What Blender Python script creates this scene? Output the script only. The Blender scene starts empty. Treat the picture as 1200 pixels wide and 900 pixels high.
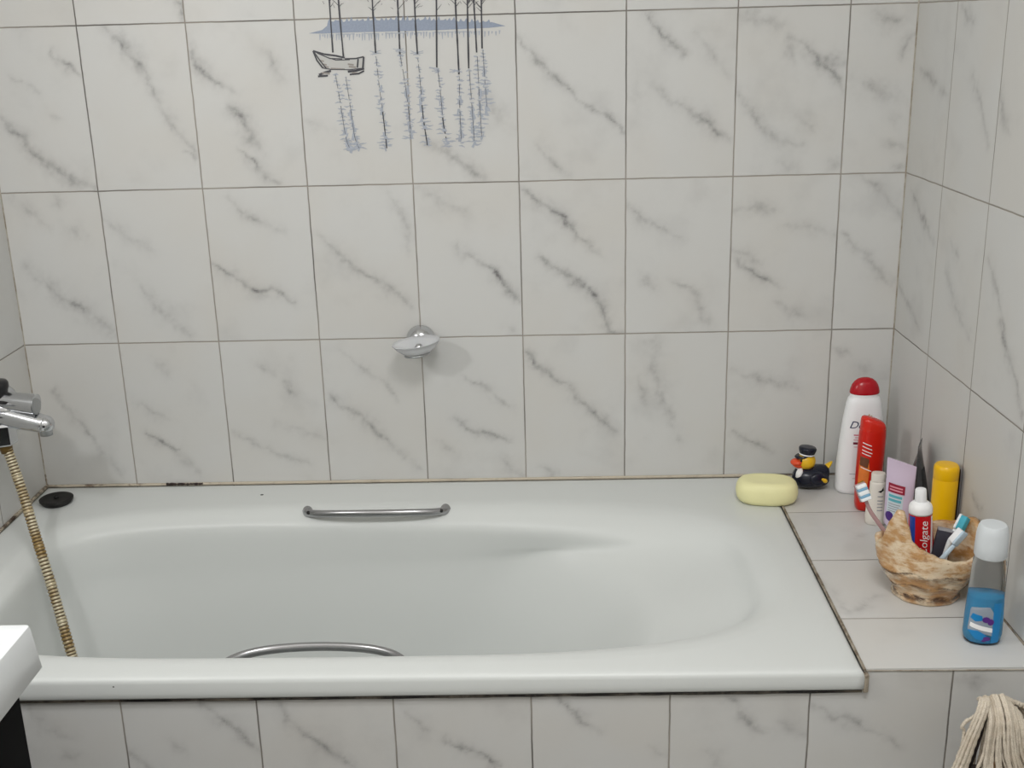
import bpy, bmesh, math, random
import numpy as np
from mathutils import Vector, Matrix, Euler, Quaternion

random.seed(7)
rng = np.random.default_rng(11)
COL = bpy.context.scene.collection
PI = math.pi

# ------------------------------------------------------------------ helpers
def lin(r, g, b):
    f = lambda c: (c/255/12.92) if c/255 <= 0.04045 else ((c/255+0.055)/1.055)**2.4
    return (f(r), f(g), f(b), 1.0)

def tag(o, label=None, cat=None, group=None, kind=None):
    if label: o['label'] = label
    if cat: o['category'] = cat
    if group: o['group'] = group
    if kind: o['kind'] = kind
    return o

def thing(name, loc, label, cat, group=None, rot=(0, 0, 0)):
    o = bpy.data.objects.new(name, None)
    o.empty_display_size = 0.03
    COL.objects.link(o)
    o.location = loc
    o.rotation_euler = rot
    return tag(o, label, cat, group)

def obj(name, vf, material, parent=None, org=None, smooth=True, label=None, sharp=None, subsurf=0):
    v, f = vf
    if org is not None:
        v = [(a[0]-org[0], a[1]-org[1], a[2]-org[2]) for a in v]
    me = bpy.data.meshes.new(name)
    me.from_pydata([tuple(a) for a in v], [], [tuple(a) for a in f])
    bm = bmesh.new(); bm.from_mesh(me)
    bmesh.ops.recalc_face_normals(bm, faces=bm.faces)
    bm.to_mesh(me); bm.free()
    me.materials.append(material)
    if smooth:
        me.shade_smooth()
        if sharp is not None:
            me.set_sharp_from_angle(angle=math.radians(sharp))
    o = bpy.data.objects.new(name, me)
    COL.objects.link(o)
    if parent is not None: o.parent = parent
    if label: o['label'] = label
    if subsurf:
        m = o.modifiers.new('subdivision', 'SUBSURF'); m.levels = subsurf; m.render_levels = subsurf
    return o

def join(*parts):
    V, F = [], []
    for v, f in parts:
        n = len(V)
        V += [tuple(a) for a in v]
        F += [tuple(i+n for i in q) for q in f]
    return V, F

def xf(vf, M):
    return [tuple(M @ Vector(a)) for a in vf[0]], vf[1]

def tr(vf, x=0, y=0, z=0, rx=0, ry=0, rz=0, s=(1, 1, 1)):
    M = Matrix.Translation((x, y, z)) @ Euler((rx, ry, rz)).to_matrix().to_4x4() @ Matrix.Diagonal((*s, 1))
    return xf(vf, M)

def loft(rings, cap0=True, cap1=True, closed=True):
    n = len(rings[0]); V = [p for r in rings for p in r]; F = []
    for i in range(len(rings)-1):
        for j in range(n if closed else n-1):
            a = i*n+j; b = i*n+(j+1) % n
            F.append((a, b, b+n, a+n))
    if cap0: F.append(tuple(range(n-1, -1, -1)))
    if cap1: F.append(tuple((len(rings)-1)*n+j for j in range(n)))
    return V, F

def spow(c, e):
    return math.copysign(abs(c)**e, c)

def sring(rx, ry, z, e=2.0, n=40, cx=0, cy=0):
    return [(cx+rx*spow(math.cos(2*PI*k/n), 2/e), cy+ry*spow(math.sin(2*PI*k/n), 2/e), z) for k in range(n)]

def lathe(profile, n=40, cap0=True, cap1=True):
    return loft([sring(r, r, z, 2, n) for r, z in profile], cap0, cap1)

def ellipsoid(rx, ry, rz, n=28, m=16):
    rings = []
    for i in range(m+1):
        a = -PI/2 + PI*i/m
        c = max(math.cos(a), 0.02)
        rings.append(sring(rx*c, ry*c, rz*math.sin(a), 2, n))
    return loft(rings)

def catmull(pts, per=8):
    P = [Vector(p) for p in pts]
    P = [2*P[0]-P[1]] + P + [2*P[-1]-P[-2]]
    out = []
    for i in range(1, len(P)-2):
        for k in range(per):
            t = k/per
            a, b, c, d = P[i-1], P[i], P[i+1], P[i+2]
            out.append(0.5*((2*b)+(c-a)*t+(2*a-5*b+4*c-d)*t*t+(3*b-a-3*c+d)*t**3))
    out.append(P[-2].copy())
    return out

def tube(pts, r, n=12, flat=1.0, up=None, caps=True):
    """sweep; r number or list; flat scales the second cross axis; up fixes the first cross axis"""
    P = [Vector(p) for p in pts]
    N = len(P)
    R = r if hasattr(r, '__len__') else [r]*N
    rings = []
    prev = None
    for i in range(N):
        t = (P[min(i+1, N-1)]-P[max(i-1, 0)]).normalized()
        if up is not None:
            u = Vector(up); u = (u-t*u.dot(t)).normalized()
        elif prev is None:
            a = Vector((0, 0, 1)) if abs(t.z) < 0.9 else Vector((1, 0, 0))
            u = (a-t*a.dot(t)).normalized()
        else:
            u = (prev-t*prev.dot(t)).normalized()
        prev = u
        w = t.cross(u)
        rings.append([tuple(P[i]+R[i]*(u*math.cos(2*PI*k/n)+flat*w*math.sin(2*PI*k/n))) for k in range(n)])
    return loft(rings, caps, caps)

def rbox(sx, sy, sz, bev=0.002, seg=3):
    bm = bmesh.new()
    bmesh.ops.create_cube(bm, size=1)
    for v in bm.verts: v.co = Vector((v.co.x*sx, v.co.y*sy, v.co.z*sz))
    if bev: bmesh.ops.bevel(bm, geom=bm.edges[:], offset=bev, segments=seg, profile=0.5, affect='EDGES')
    bm.verts.index_update()
    r = [tuple(v.co) for v in bm.verts], [tuple(v.index for v in f.verts) for f in bm.faces]
    bm.free()
    return r

def grid(fn, u0, u1, v0, v1, nu=10, nv=10):
    V = [fn(u0+(u1-u0)*i/nu, v0+(v1-v0)*j/nv) for j in range(nv+1) for i in range(nu+1)]
    F = [(j*(nu+1)+i, j*(nu+1)+i+1, (j+1)*(nu+1)+i+1, (j+1)*(nu+1)+i) for j in range(nv) for i in range(nu)]
    return V, F

def poly(fn, pts):
    return [fn(*p) for p in pts], [tuple(range(len(pts)))]

def text2d(body, size, shear=0.0):
    cu = bpy.data.curves.new('lettering', 'FONT')
    cu.body = body; cu.size = size; cu.shear = shear
    cu.align_x = 'CENTER'; cu.align_y = 'CENTER'
    cu.resolution_u = 3
    o = bpy.data.objects.new('lettering_source', cu); COL.objects.link(o)
    dg = bpy.context.evaluated_depsgraph_get(); dg.update()
    me = bpy.data.meshes.new_from_object(o.evaluated_get(dg))
    V = [(v.co.x, v.co.y) for v in me.vertices]; F = [tuple(p.vertices) for p in me.polygons]
    bpy.data.objects.remove(o); bpy.data.meshes.remove(me); bpy.data.curves.remove(cu)
    return V, F

def map2d(vf, fn, ox=0, oy=0, rot=0, sx=1, sy=1):
    c, s = math.cos(rot), math.sin(rot)
    return [fn(ox+(x*c*sx-y*s*sy), oy+(x*s*sx+y*c*sy)) for x, y in vf[0]], vf[1]

def cpoly(fn, pts, nz=12, nx=8):
    """convex-ish outline filled with a fine grid so that it follows a curved surface"""
    zs = [q[1] for q in pts]; z0, z1 = min(zs)+1e-6, max(zs)-1e-6
    V, F = [], []
    for j in range(nz+1):
        z = z0+(z1-z0)*j/nz; xs = []
        for (ax, az), (bx, bz) in zip(pts, pts[1:]+pts[:1]):
            if (az-z)*(bz-z) <= 0 and az != bz: xs.append(ax+(bx-ax)*(z-az)/(bz-az))
        a, b = min(xs), max(xs)
        V += [fn(a+(b-a)*i/nx, z) for i in range(nx+1)]
    for j in range(nz):
        for i in range(nx):
            q = j*(nx+1)+i; F.append((q, q+1, q+nx+2, q+nx+1))
    return V, F

def disc(fn, x, z, rx, rz):
    return cpoly(fn, [(x+rx*math.cos(t), z+rz*math.sin(t)) for t in [2*PI*k/24 for k in range(24)]], 8, 6)

class Body:
    """upright container: sections (z, rx, ry), superellipse exponent e; front faces -y"""
    def __init__(s, prof, e=2.0, slant=0.0):
        s.p = prof; s.e = e; s.slant = slant
    def at(s, z):
        p = s.p
        for a, b in zip(p, p[1:]):
            if a[0] <= z <= b[0]:
                t = (z-a[0])/max(b[0]-a[0], 1e-9)
                return a[1]+(b[1]-a[1])*t, a[2]+(b[2]-a[2])*t
        return p[-1][1:] if z > p[-1][0] else p[0][1:]
    def mesh(s, n=48):
        top = s.p[-1][0]
        return loft([[(x, y, q-s.slant*x*q/top) for x, y, q in sring(rx, ry, z, s.e, n)] for z, rx, ry in s.p])
    def front(s, x, z, off=0.0005):
        rx, ry = s.at(z)
        q = max(1-min(abs(x)/rx, 0.999)**s.e, 0.0)
        return (x, -ry*q**(1/s.e)-off, z-s.slant*x*z/s.p[-1][0])

# ------------------------------------------------------------------ materials
def mat(name, col, rough=0.4, metal=0.0, spec=0.5, trans=0.0, ior=1.45, coat=0.0, noise=0.0, nscale=60.0, bump=0.0, alpha=1.0, sss=0.0):
    m = bpy.data.materials.new(name); m.use_nodes = True
    nt = m.node_tree; b = nt.nodes['Principled BSDF']
    b.inputs['Base Color'].default_value = col
    b.inputs['Roughness'].default_value = rough
    b.inputs['Metallic'].default_value = metal
    b.inputs['Specular IOR Level'].default_value = spec
    b.inputs['Transmission Weight'].default_value = trans
    b.inputs['IOR'].default_value = ior
    b.inputs['Coat Weight'].default_value = coat
    b.inputs['Alpha'].default_value = alpha
    if noise or bump:
        tc = nt.nodes.new('ShaderNodeTexCoord')
        nz = nt.nodes.new('ShaderNodeTexNoise'); nz.inputs['Scale'].default_value = nscale; nz.inputs['Detail'].default_value = 5
        nt.links.new(tc.outputs['Object'], nz.inputs['Vector'])
        if noise:
            mx = nt.nodes.new('ShaderNodeMix'); mx.data_type = 'RGBA'
            mx.inputs[6].default_value = tuple(c*(1-noise) for c in col[:3])+(1,)
            mx.inputs[7].default_value = tuple(min(c*(1+noise), 1) for c in col[:3])+(1,)
            nt.links.new(nz.outputs['Fac'], mx.inputs[0]); nt.links.new(mx.outputs[2], b.inputs['Base Color'])
        if bump:
            bp = nt.nodes.new('ShaderNodeBump'); bp.inputs['Strength'].default_value = bump; bp.inputs['Distance'].default_value = 0.002
            nt.links.new(nz.outputs['Fac'], bp.inputs['Height']); nt.links.new(bp.outputs['Normal'], b.inputs['Normal'])
    return m

class NT:
    """tiny node builder"""
    def __init__(s, m): s.t = m.node_tree; s.l = s.t.links
    def new(s, k, **kw):
        n = s.t.nodes.new(k)
        for a, b in kw.items(): setattr(n, a, b)
        return n
    def put(s, sock, v):
        if hasattr(v, 'is_output'): s.l.new(v, sock)
        else: sock.default_value = v
    def math(s, op, a, b=0.0, c=0.0):
        n = s.new('ShaderNodeMath', operation=op)
        for i, q in enumerate((a, b, c)): s.put(n.inputs[i], q)
        return n.outputs[0]
    def mix(s, f, a, b):
        n = s.new('ShaderNodeMix', data_type='RGBA')
        s.put(n.inputs[0], f); s.put(n.inputs[6], a); s.put(n.inputs[7], b)
        return n.outputs[2]
    def noise(s, vec, scale, detail=4, rough=0.55):
        n = s.new('ShaderNodeTexNoise'); n.inputs['Scale'].default_value = scale
        n.inputs['Detail'].default_value = detail; n.inputs['Roughness'].default_value = rough
        if vec is not None: s.l.new(vec, n.inputs['Vector'])
        return n.outputs['Fac']
    def sstep(s, x, a, b):
        n = s.new('ShaderNodeMapRange', interpolation_type='SMOOTHSTEP')
        s.put(n.inputs[0], x); s.put(n.inputs[1], a); s.put(n.inputs[2], b)
        n.inputs[3].default_value = 0.0; n.inputs[4].default_value = 1.0
        return n.outputs[0]

TILE = lin(207, 207, 205)
VEIN = lin(112, 110, 111)
GROUT = lin(128, 122, 114)

def tile_material(name, ua, us, u0, tw, va, vs, v0, th, grout=GROUT, gw=0.0011, base=TILE, gdark=0.5):
    """ceramic tile: grout lines every tw / th along two object axes, marble veins from the 'vein' attribute"""
    m = bpy.data.materials.new(name); m.use_nodes = True
    n = NT(m); b = n.t.nodes['Principled BSDF']
    tc = n.new('ShaderNodeTexCoord'); P = tc.outputs['Object']
    sp = n.new('ShaderNodeSeparateXYZ'); n.l.new(P, sp.inputs[0])
    wob = n.math('MULTIPLY', n.math('SUBTRACT', n.noise(P, 22, 3), 0.5), 0.0022)
    ax = {'x': 0, 'y': 1, 'z': 2}
    def dist(a, sgn, o, w):
        u = n.math('ADD', n.math('MULTIPLY', sp.outputs[ax[a]], sgn), -o)
        u = n.math('ADD', u, wob)
        idx = n.math('FLOOR', n.math('DIVIDE', u, w))
        d = n.math('PINGPONG', u, w/2.0)          # 0 on a grout line, w/2 in the middle
        return idx, d
    iu, du = dist(ua, us, u0, tw)
    if va: iv, dv = dist(va, vs, v0, th); d = n.math('MINIMUM', du, dv)
    else: iv, d = 0.0, du
    g = n.math('SUBTRACT', 1.0, n.sstep(d, gw*0.55, gw*1.5))
    # per-tile random offset for the cloudy marble
    off = n.new('ShaderNodeCombineXYZ')
    n.put(off.inputs[0], n.math('MULTIPLY', iu, 3.71)); n.put(off.inputs[1], n.math('MULTIPLY', iv, 5.13)); n.put(off.inputs[2], n.math('MULTIPLY', iu, 1.9))
    va_ = n.new('ShaderNodeVectorMath', operation='ADD'); n.l.new(P, va_.inputs[0]); n.l.new(off.outputs[0], va_.inputs[1])
    Q = va_.outputs[0]
    cloud = n.noise(Q, 9, 4)
    fine = n.noise(Q, 85, 6, 0.65)
    at = n.new('ShaderNodeAttribute', attribute_name='vein'); A = at.outputs['Fac']
    vf = n.math('MULTIPLY', A, n.math('ADD', 0.62, n.math('MULTIPLY', n.sstep(fine, 0.3, 0.72), 0.6)))
    faint = n.math('MULTIPLY', n.sstep(cloud, 0.52, 0.8), 0.13)
    vf = n.math('MINIMUM', n.math('ADD', vf, faint), 0.95)
    warm = n.mix(n.sstep(n.noise(Q, 5, 2), 0.35, 0.7), base, tuple(c*k for c, k in zip(base[:3], (0.99, 0.975, 0.955)))+(1,))
    col = n.mix(vf, warm, VEIN)
    gn = n.noise(P, 3.2, 3)
    gcol = n.mix(n.sstep(gn, 0.34, 0.58), tuple(c*gdark for c in grout[:3])+(1,), tuple(min(1, c*1.5) for c in grout[:3])+(1,))
    col = n.mix(n.math('MULTIPLY', g, 0.92), col, gcol)
    n.l.new(col, b.inputs['Base Color'])
    n.put(b.inputs['Roughness'], n.math('ADD', 0.42, n.math('MULTIPLY', g, 0.4)))
    b.inputs['Specular IOR Level'].default_value = 0.28
    bp = n.new('ShaderNodeBump'); bp.inputs['Strength'].default_value = 0.6; bp.inputs['Distance'].default_value = 0.0015
    n.l.new(n.math('SUBTRACT', 1.0, g), bp.inputs['Height']); n.l.new(bp.outputs['Normal'], b.inputs['Normal'])
    return m

M = {}
M['enamel'] = mat('white enamel', lin(214, 217, 215), 0.33, spec=0.35)
M['chrome'] = mat('worn chrome', (0.60, 0.61, 0.63, 1), 0.16, metal=1.0)
M['chrome_dull'] = mat('dull chrome', (0.42, 0.43, 0.44, 1), 0.3, metal=1.0)
M['chrome_aged'] = mat('aged chrome', (0.40, 0.40, 0.41, 1), 0.26, metal=1.0)
M['black_plastic'] = mat('black plastic', lin(28, 28, 30), 0.35)
M['black_rubber'] = mat('black rubber', lin(24, 23, 22), 0.6, noise=0.3)
M['plaster'] = mat('painted plaster', lin(235, 233, 228), 0.8, noise=0.02, nscale=8)
M['floor'] = None

# ------------------------------------------------------------------ marble veins seen on the tiles
VEINS = [
('b',0.0037,0.55,[0.148,1.409,0.164,1.391,0.192,1.367]),
('b',0.0042,0.30,[0.064,1.369,0.091,1.350,0.113,1.337]),
('b',0.0042,0.22,[0.128,1.295,0.148,1.287]),
('b',0.0083,0.50,[0.034,1.292,0.071,1.257,0.082,1.226,0.102,1.209,0.126,1.193,0.156,1.171,0.195,1.155]),
('b',0.0083,0.55,[0.253,1.448,0.276,1.421,0.303,1.390,0.321,1.360]),
('b',0.0058,0.45,[0.321,1.360,0.332,1.319,0.353,1.277,0.377,1.245,0.394,1.208]),
('b',0.0030,0.50,[0.374,1.224,0.394,1.204]),
('b',0.0067,0.50,[0.402,1.418,0.418,1.377,0.446,1.346,0.481,1.325]),
('b',0.0083,0.65,[0.468,1.300,0.487,1.279,0.500,1.247,0.514,1.223]),
('b',0.0042,0.60,[0.476,1.222,0.506,1.195,0.530,1.162,0.543,1.156]),
('b',0.0083,0.30,[0.536,1.404,0.555,1.379,0.565,1.351]),
('b',0.0050,0.55,[0.381,1.492,0.395,1.477,0.396,1.458]),
('b',0.0067,0.20,[0.599,1.276,0.671,1.248]),
('b',0.0083,0.30,[0.032,1.147,0.061,1.119,0.089,1.091]),
('b',0.0083,0.22,[0.119,1.145,0.126,1.117]),
('b',0.0100,0.25,[0.127,1.085,0.163,1.067]),
('b',0.0083,0.22,[0.206,1.099,0.246,1.065,0.292,1.037]),
('b',0.0058,0.35,[0.446,1.137,0.471,1.110,0.507,1.087,0.549,1.070]),
('b',0.0058,0.35,[0.614,1.057,0.639,1.035,0.660,1.015]),
('b',0.0083,0.45,[0.829,1.229,0.866,1.207,0.902,1.180,0.938,1.154]),
('b',0.0133,0.25,[0.948,1.293,0.989,1.251]),
('b',0.0047,0.60,[1.001,1.417,1.034,1.377,1.064,1.344,1.095,1.320,1.111,1.299]),
('b',0.0047,0.65,[1.116,1.299,1.147,1.278,1.173,1.262,1.192,1.241]),
('b',0.0058,0.35,[1.031,1.224,1.062,1.192,1.094,1.160]),
('b',0.0058,0.50,[1.232,1.450,1.250,1.426,1.276,1.396,1.302,1.378]),
('b',0.0133,0.22,[1.205,1.302,1.225,1.302]),
('b',0.0083,0.30,[1.251,1.321,1.278,1.295,1.304,1.279]),
('b',0.0067,0.28,[0.745,1.147,0.770,1.108,0.786,1.070,0.787,1.026]),
('b',0.0100,0.30,[0.809,1.148,0.846,1.123,0.894,1.100]),
('b',0.0067,0.35,[0.875,1.035,0.890,1.018,0.912,1.010]),
('b',0.0067,0.60,[1.008,1.135,1.034,1.113,1.066,1.094,1.093,1.069,1.109,1.047]),
('b',0.0067,0.30,[1.109,1.047,1.152,1.007]),
('b',0.0058,0.45,[1.203,1.104,1.232,1.076,1.265,1.060,1.308,1.037]),
('b',0.0083,0.28,[1.322,1.409,1.353,1.379,1.391,1.333]),
('b',0.0075,0.65,[1.304,1.282,1.335,1.266,1.362,1.242,1.386,1.221]),
('b',0.0050,0.40,[1.302,1.375,1.312,1.372]),
('b',0.0133,0.30,[1.403,1.436,1.443,1.435,1.474,1.420]),
('b',0.0067,0.60,[1.496,1.400,1.527,1.379,1.559,1.349,1.581,1.328,1.598,1.308]),
('b',0.0067,0.35,[1.496,1.390,1.503,1.360]),
('b',0.0100,0.40,[1.549,1.361,1.590,1.350]),
('b',0.0067,0.40,[1.407,1.302,1.429,1.276,1.456,1.232,1.483,1.216,1.525,1.207]),
('b',0.0100,0.25,[1.513,1.259,1.550,1.233]),
('b',0.0100,0.25,[1.485,1.177,1.517,1.166]),
('b',0.0083,0.30,[1.579,1.180,1.593,1.164]),
('b',0.0100,0.50,[1.651,1.430,1.687,1.424]),
('b',0.0058,0.55,[1.699,1.360,1.704,1.389,1.719,1.399]),
('b',0.0133,0.28,[1.612,1.327,1.654,1.306,1.708,1.280]),
('b',0.0117,0.25,[1.679,1.255,1.708,1.244]),
('b',0.0083,0.28,[1.671,1.209,1.717,1.198]),
('b',0.0067,0.35,[1.693,1.167,1.717,1.159]),
('b',0.0083,0.28,[1.404,1.089,1.440,1.099,1.484,1.084]),
('b',0.0083,0.20,[1.495,1.060,1.549,1.053,1.601,1.036]),
('b',0.0067,0.30,[1.623,1.153,1.667,1.126,1.701,1.093,1.724,1.060]),
('b',0.0050,0.50,[1.608,1.044,1.631,1.019,1.660,0.994]),
('b',0.0067,0.40,[1.401,1.013,1.433,1.001,1.461,0.984]),
('b',0.0092,0.45,[0.038,1.009,0.067,0.980,0.097,0.951,0.127,0.928,0.158,0.904,0.193,0.871]),
('b',0.0083,0.30,[0.262,0.970,0.275,0.936,0.294,0.913,0.320,0.889,0.345,0.863]),
('b',0.0050,0.65,[0.403,1.009,0.431,0.989,0.462,0.963,0.494,0.951,0.517,0.954,0.559,0.927]),
('b',0.0050,0.45,[0.054,0.759,0.075,0.723,0.099,0.689,0.124,0.655,0.136,0.617]),
('b',0.0067,0.22,[0.152,0.605,0.171,0.567]),
('b',0.0067,0.25,[0.215,0.732,0.248,0.713,0.285,0.688]),
('b',0.0042,0.60,[0.236,0.665,0.262,0.643,0.295,0.622]),
('b',0.0083,0.22,[0.266,0.814,0.291,0.790]),
('b',0.0083,0.20,[0.288,0.615,0.341,0.564]),
('b',0.0050,0.50,[0.523,0.762,0.544,0.747]),
('b',0.0083,0.25,[0.469,0.805,0.507,0.780]),
('b',0.0050,0.40,[0.407,0.659,0.443,0.646,0.476,0.630,0.521,0.604,0.555,0.595]),
('b',0.0083,0.20,[0.498,0.679,0.597,0.646]),
('b',0.0067,0.45,[0.612,0.737,0.638,0.706]),
('b',0.0067,0.45,[0.654,1.012,0.686,0.989,0.718,0.972,0.750,0.949,0.787,0.914]),
('b',0.0047,0.65,[0.904,1.013,0.939,0.990,0.965,0.958,0.992,0.927]),
('b',0.0083,0.25,[0.968,0.870,0.985,0.859]),
('b',0.0063,0.60,[1.037,1.004,1.070,0.981,1.102,0.964,1.130,0.947,1.151,0.915,1.162,0.884,1.168,0.855,1.193,0.852]),
('b',0.0083,0.30,[1.228,0.972,1.255,0.944]),
('b',0.0050,0.40,[1.288,0.954,1.310,0.948,1.343,0.928]),
('b',0.0050,0.30,[0.641,0.831,0.673,0.801,0.722,0.764,0.748,0.716]),
('b',0.0067,0.50,[0.633,0.718,0.672,0.691,0.704,0.657,0.736,0.619]),
('b',0.0067,0.30,[0.736,0.619,0.795,0.575]),
('b',0.0050,0.50,[0.860,0.684,0.888,0.659,0.928,0.647,0.973,0.637]),
('b',0.0050,0.35,[0.881,0.770,0.931,0.737,0.975,0.706]),
('b',0.0067,0.40,[0.961,0.591,0.997,0.558]),
('b',0.0067,0.20,[0.818,0.636,0.857,0.611]),
('b',0.0053,0.60,[1.009,0.821,1.022,0.794,1.056,0.770,1.083,0.752]),
('b',0.0067,0.42,[1.083,0.752,1.106,0.725,1.145,0.685,1.179,0.648]),
('b',0.0067,0.25,[1.029,0.577,1.064,0.555]),
('b',0.0100,0.30,[1.234,0.839,1.262,0.833,1.257,0.778,1.275,0.719,1.310,0.634]),
('b',0.0067,0.35,[1.229,0.761,1.241,0.713]),
('b',0.0083,0.30,[1.310,0.943,1.343,0.925,1.344,0.891,1.367,0.868]),
('b',0.0053,0.60,[1.412,0.996,1.445,0.965,1.490,0.942]),
('b',0.0100,0.25,[1.486,0.911,1.553,0.879]),
('b',0.0067,0.35,[1.655,0.991,1.689,0.963,1.712,0.937]),
('b',0.0083,0.30,[1.408,0.775,1.453,0.757,1.487,0.750,1.543,0.734]),
('b',0.0058,0.45,[1.415,0.644,1.447,0.625,1.493,0.603]),
('b',0.0050,0.35,[1.609,0.812,1.634,0.803]),
('b',0.0117,0.20,[1.646,0.782,1.704,0.752]),
('r',0.0067,0.35,[0.016,1.345,0.101,1.320,0.179,1.300]),
('r',0.0083,0.45,[0.210,1.440,0.254,1.418]),
('r',0.0067,0.40,[0.276,1.337,0.324,1.292,0.361,1.243]),
('r',0.0067,0.35,[0.385,1.329,0.408,1.281,0.435,1.263]),
('r',0.0067,0.45,[0.039,1.124,0.098,1.087,0.169,1.054]),
('r',0.0067,0.30,[0.253,1.069,0.286,1.047]),
('r',0.0067,0.35,[-0.004,0.950,0.076,0.913,0.132,0.890]),
('r',0.0083,0.30,[0.238,1.017,0.293,0.966,0.370,0.928]),
('r',0.0058,0.50,[0.406,1.075,0.455,1.019,0.508,0.949,0.551,0.909,0.577,0.870]),
('r',0.0067,0.35,[0.433,0.688,0.473,0.680]),
('f',0.0061,0.30,[0.277,0.498,0.298,0.464,0.334,0.449]),
('f',0.0061,0.25,[0.316,0.415,0.338,0.419]),
('f',0.0055,0.55,[0.527,0.509,0.553,0.480,0.580,0.461,0.599,0.432,0.614,0.417]),
('f',0.0061,0.28,[0.477,0.443,0.500,0.423]),
('f',0.0049,0.45,[0.419,0.419,0.438,0.399,0.457,0.379]),
('f',0.0055,0.55,[0.645,0.499,0.657,0.470,0.680,0.450,0.704,0.435,0.728,0.416,0.748,0.393]),
('f',0.0073,0.30,[0.821,0.497,0.853,0.468,0.864,0.448]),
('f',0.0043,0.65,[0.887,0.441,0.913,0.424,0.942,0.411,0.963,0.391]),
('f',0.0037,0.60,[1.044,0.513,1.068,0.492]),
('f',0.0055,0.40,[1.068,0.489,1.089,0.470,1.114,0.452]),
('f',0.0061,0.30,[1.188,0.421,1.209,0.406]),
('f',0.0061,0.45,[1.281,0.510,1.306,0.496,1.331,0.463,1.356,0.448]),
('f',0.0055,0.45,[1.416,0.492,1.445,0.476,1.478,0.461,1.512,0.446,1.542,0.422]),
('f',0.0073,0.30,[1.271,0.410,1.297,0.391]),
('f',0.0098,0.30,[1.631,0.530,1.663,0.525]),
('f',0.0073,0.30,[1.380,0.462,1.410,0.443]),
('l',0.0067,0.40,[1.501,0.549,1.515,0.565,1.546,0.532,1.569,0.513]),
('l',0.0067,0.25,[1.584,0.297,1.620,0.276]),
('l',0.0083,0.20,[1.487,0.437,1.502,0.545])]
WX0, WX1 = 0.0114, 1.7205          # left wall, right wall at the back corner
SK = -0.0235                       # the right wall runs slightly out of square
ROW0 = 0.8525                      # height of a horizontal grout line
RIM = 0.55

def vnoise(u, v, seed):
    r = np.random.default_rng(seed); T = r.random((64, 64))
    iu = np.floor(u).astype(int); iv = np.floor(v).astype(int)
    fu = u-iu; fv = v-iv; fu = fu*fu*(3-2*fu); fv = fv*fv*(3-2*fv)
    g = lambda a, b: T[a % 64, b % 64]
    return (g(iu, iv)*(1-fu)*(1-fv)+g(iu+1, iv)*fu*(1-fv)+g(iu, iv+1)*(1-fu)*fv+g(iu+1, iv+1)*fu*fv)-0.5

def vein_field(key, U, Vv, tu0, tw, tv0, th):
    """marble veins as surface pattern; each vein stays on the tile it belongs to"""
    out = np.zeros_like(U)
    du = 0.011*vnoise(U*60, Vv*60, 3)+0.0045*vnoise(U*190, Vv*190, 5)
    dv = 0.011*vnoise(U*60+9, Vv*60, 4)+0.0045*vnoise(U*190+7, Vv*190, 6)
    UU, VV = U+du, Vv+dv
    amp = 0.75+0.9*vnoise(U*45, Vv*45, 8)+0.5*vnoise(U*130, Vv*130, 9)
    for k, w, s, flat in VEINS:
        if k != key: continue
        p = np.array(flat).reshape(-1, 2)
        mid = p.mean(axis=0)
        tu = np.floor((mid[0]-tu0)/tw); tv = np.floor((mid[1]-tv0)/th)
        lo = p.min(axis=0)-5*w-0.02; hi = p.max(axis=0)+5*w+0.02
        sel = (U > lo[0]) & (U < hi[0]) & (Vv > lo[1]) & (Vv < hi[1])
        sel &= (np.floor((U-tu0)/tw) == tu) & (np.floor((Vv-tv0)/th) == tv)
        if not sel.any(): continue
        a, b = UU[sel], VV[sel]
        best = np.full(a.shape, 9.0); tt = np.zeros(a.shape)
        seg = np.linalg.norm(np.diff(p, axis=0), axis=1); cum = np.concatenate([[0], np.cumsum(seg)]); L = cum[-1]
        for i in range(len(p)-1):
            d = p[i+1]-p[i]
            t = np.clip(((a-p[i][0])*d[0]+(b-p[i][1])*d[1])/(d@d+1e-12), 0, 1)
            q = np.hypot(a-p[i][0]-t*d[0], b-p[i][1]-t*d[1])
            m = q < best
            best = np.where(m, q, best); tt = np.where(m, (cum[i]+t*seg[i])/L, tt)
        taper = 0.55+0.45*np.sin(np.clip(tt, 0.04, 0.96)*PI)
        w_ = w*(0.55+0.5*taper)
        val = s*taper*(0.62*np.exp(-(best/(w_*0.6))**2)+0.52*np.exp(-(best/(w_*1.7))**2)+.14*np.exp(-(best/(w_*4))**2))
        out[sel] = np.maximum(out[sel], val*np.clip(amp[sel], 0.25, 1.3))
    return np.clip(out, 0, 1)

def slab(name, us, vs, front, back, material, key=None, tiles=None):
    """wall slab: a finely divided front face that carries the vein pattern, plus sides and back"""
    nu, nv = len(us), len(vs)
    V = [front(u, v) for v in vs for u in us]
    F = [(j*nu+i, j*nu+i+1, (j+1)*nu+i+1, (j+1)*nu+i) for j in range(nv-1) for i in range(nu-1)]
    n = len(V)
    V += [back(us[0], vs[0]), back(us[-1], vs[0]), back(us[-1], vs[-1]), back(us[0], vs[-1])]
    F.append((n+3, n+2, n+1, n))
    F.append(tuple(range(nu))[::-1] + (n, n+1))
    F.append(tuple(j*nu+nu-1 for j in range(nv))[::-1] + (n+1, n+2))
    F.append(tuple((nv-1)*nu+i for i in range(nu)) + (n+2, n+3))
    F.append(tuple(j*nu for j in range(nv)) + (n+3, n))
    o = obj(name, (V, F), material, smooth=False)
    tag(o, kind='structure')
    if key:
        uu, vv = np.meshgrid(np.array(us), np.array(vs))
        f = vein_field(key, uu, vv, *tiles).ravel()
        a = o.data.attributes.new('vein', 'FLOAT', 'POINT')
        a.data.foreach_set('value', np.concatenate([f, np.zeros(4)]).astype(np.float32))
    return o

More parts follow.
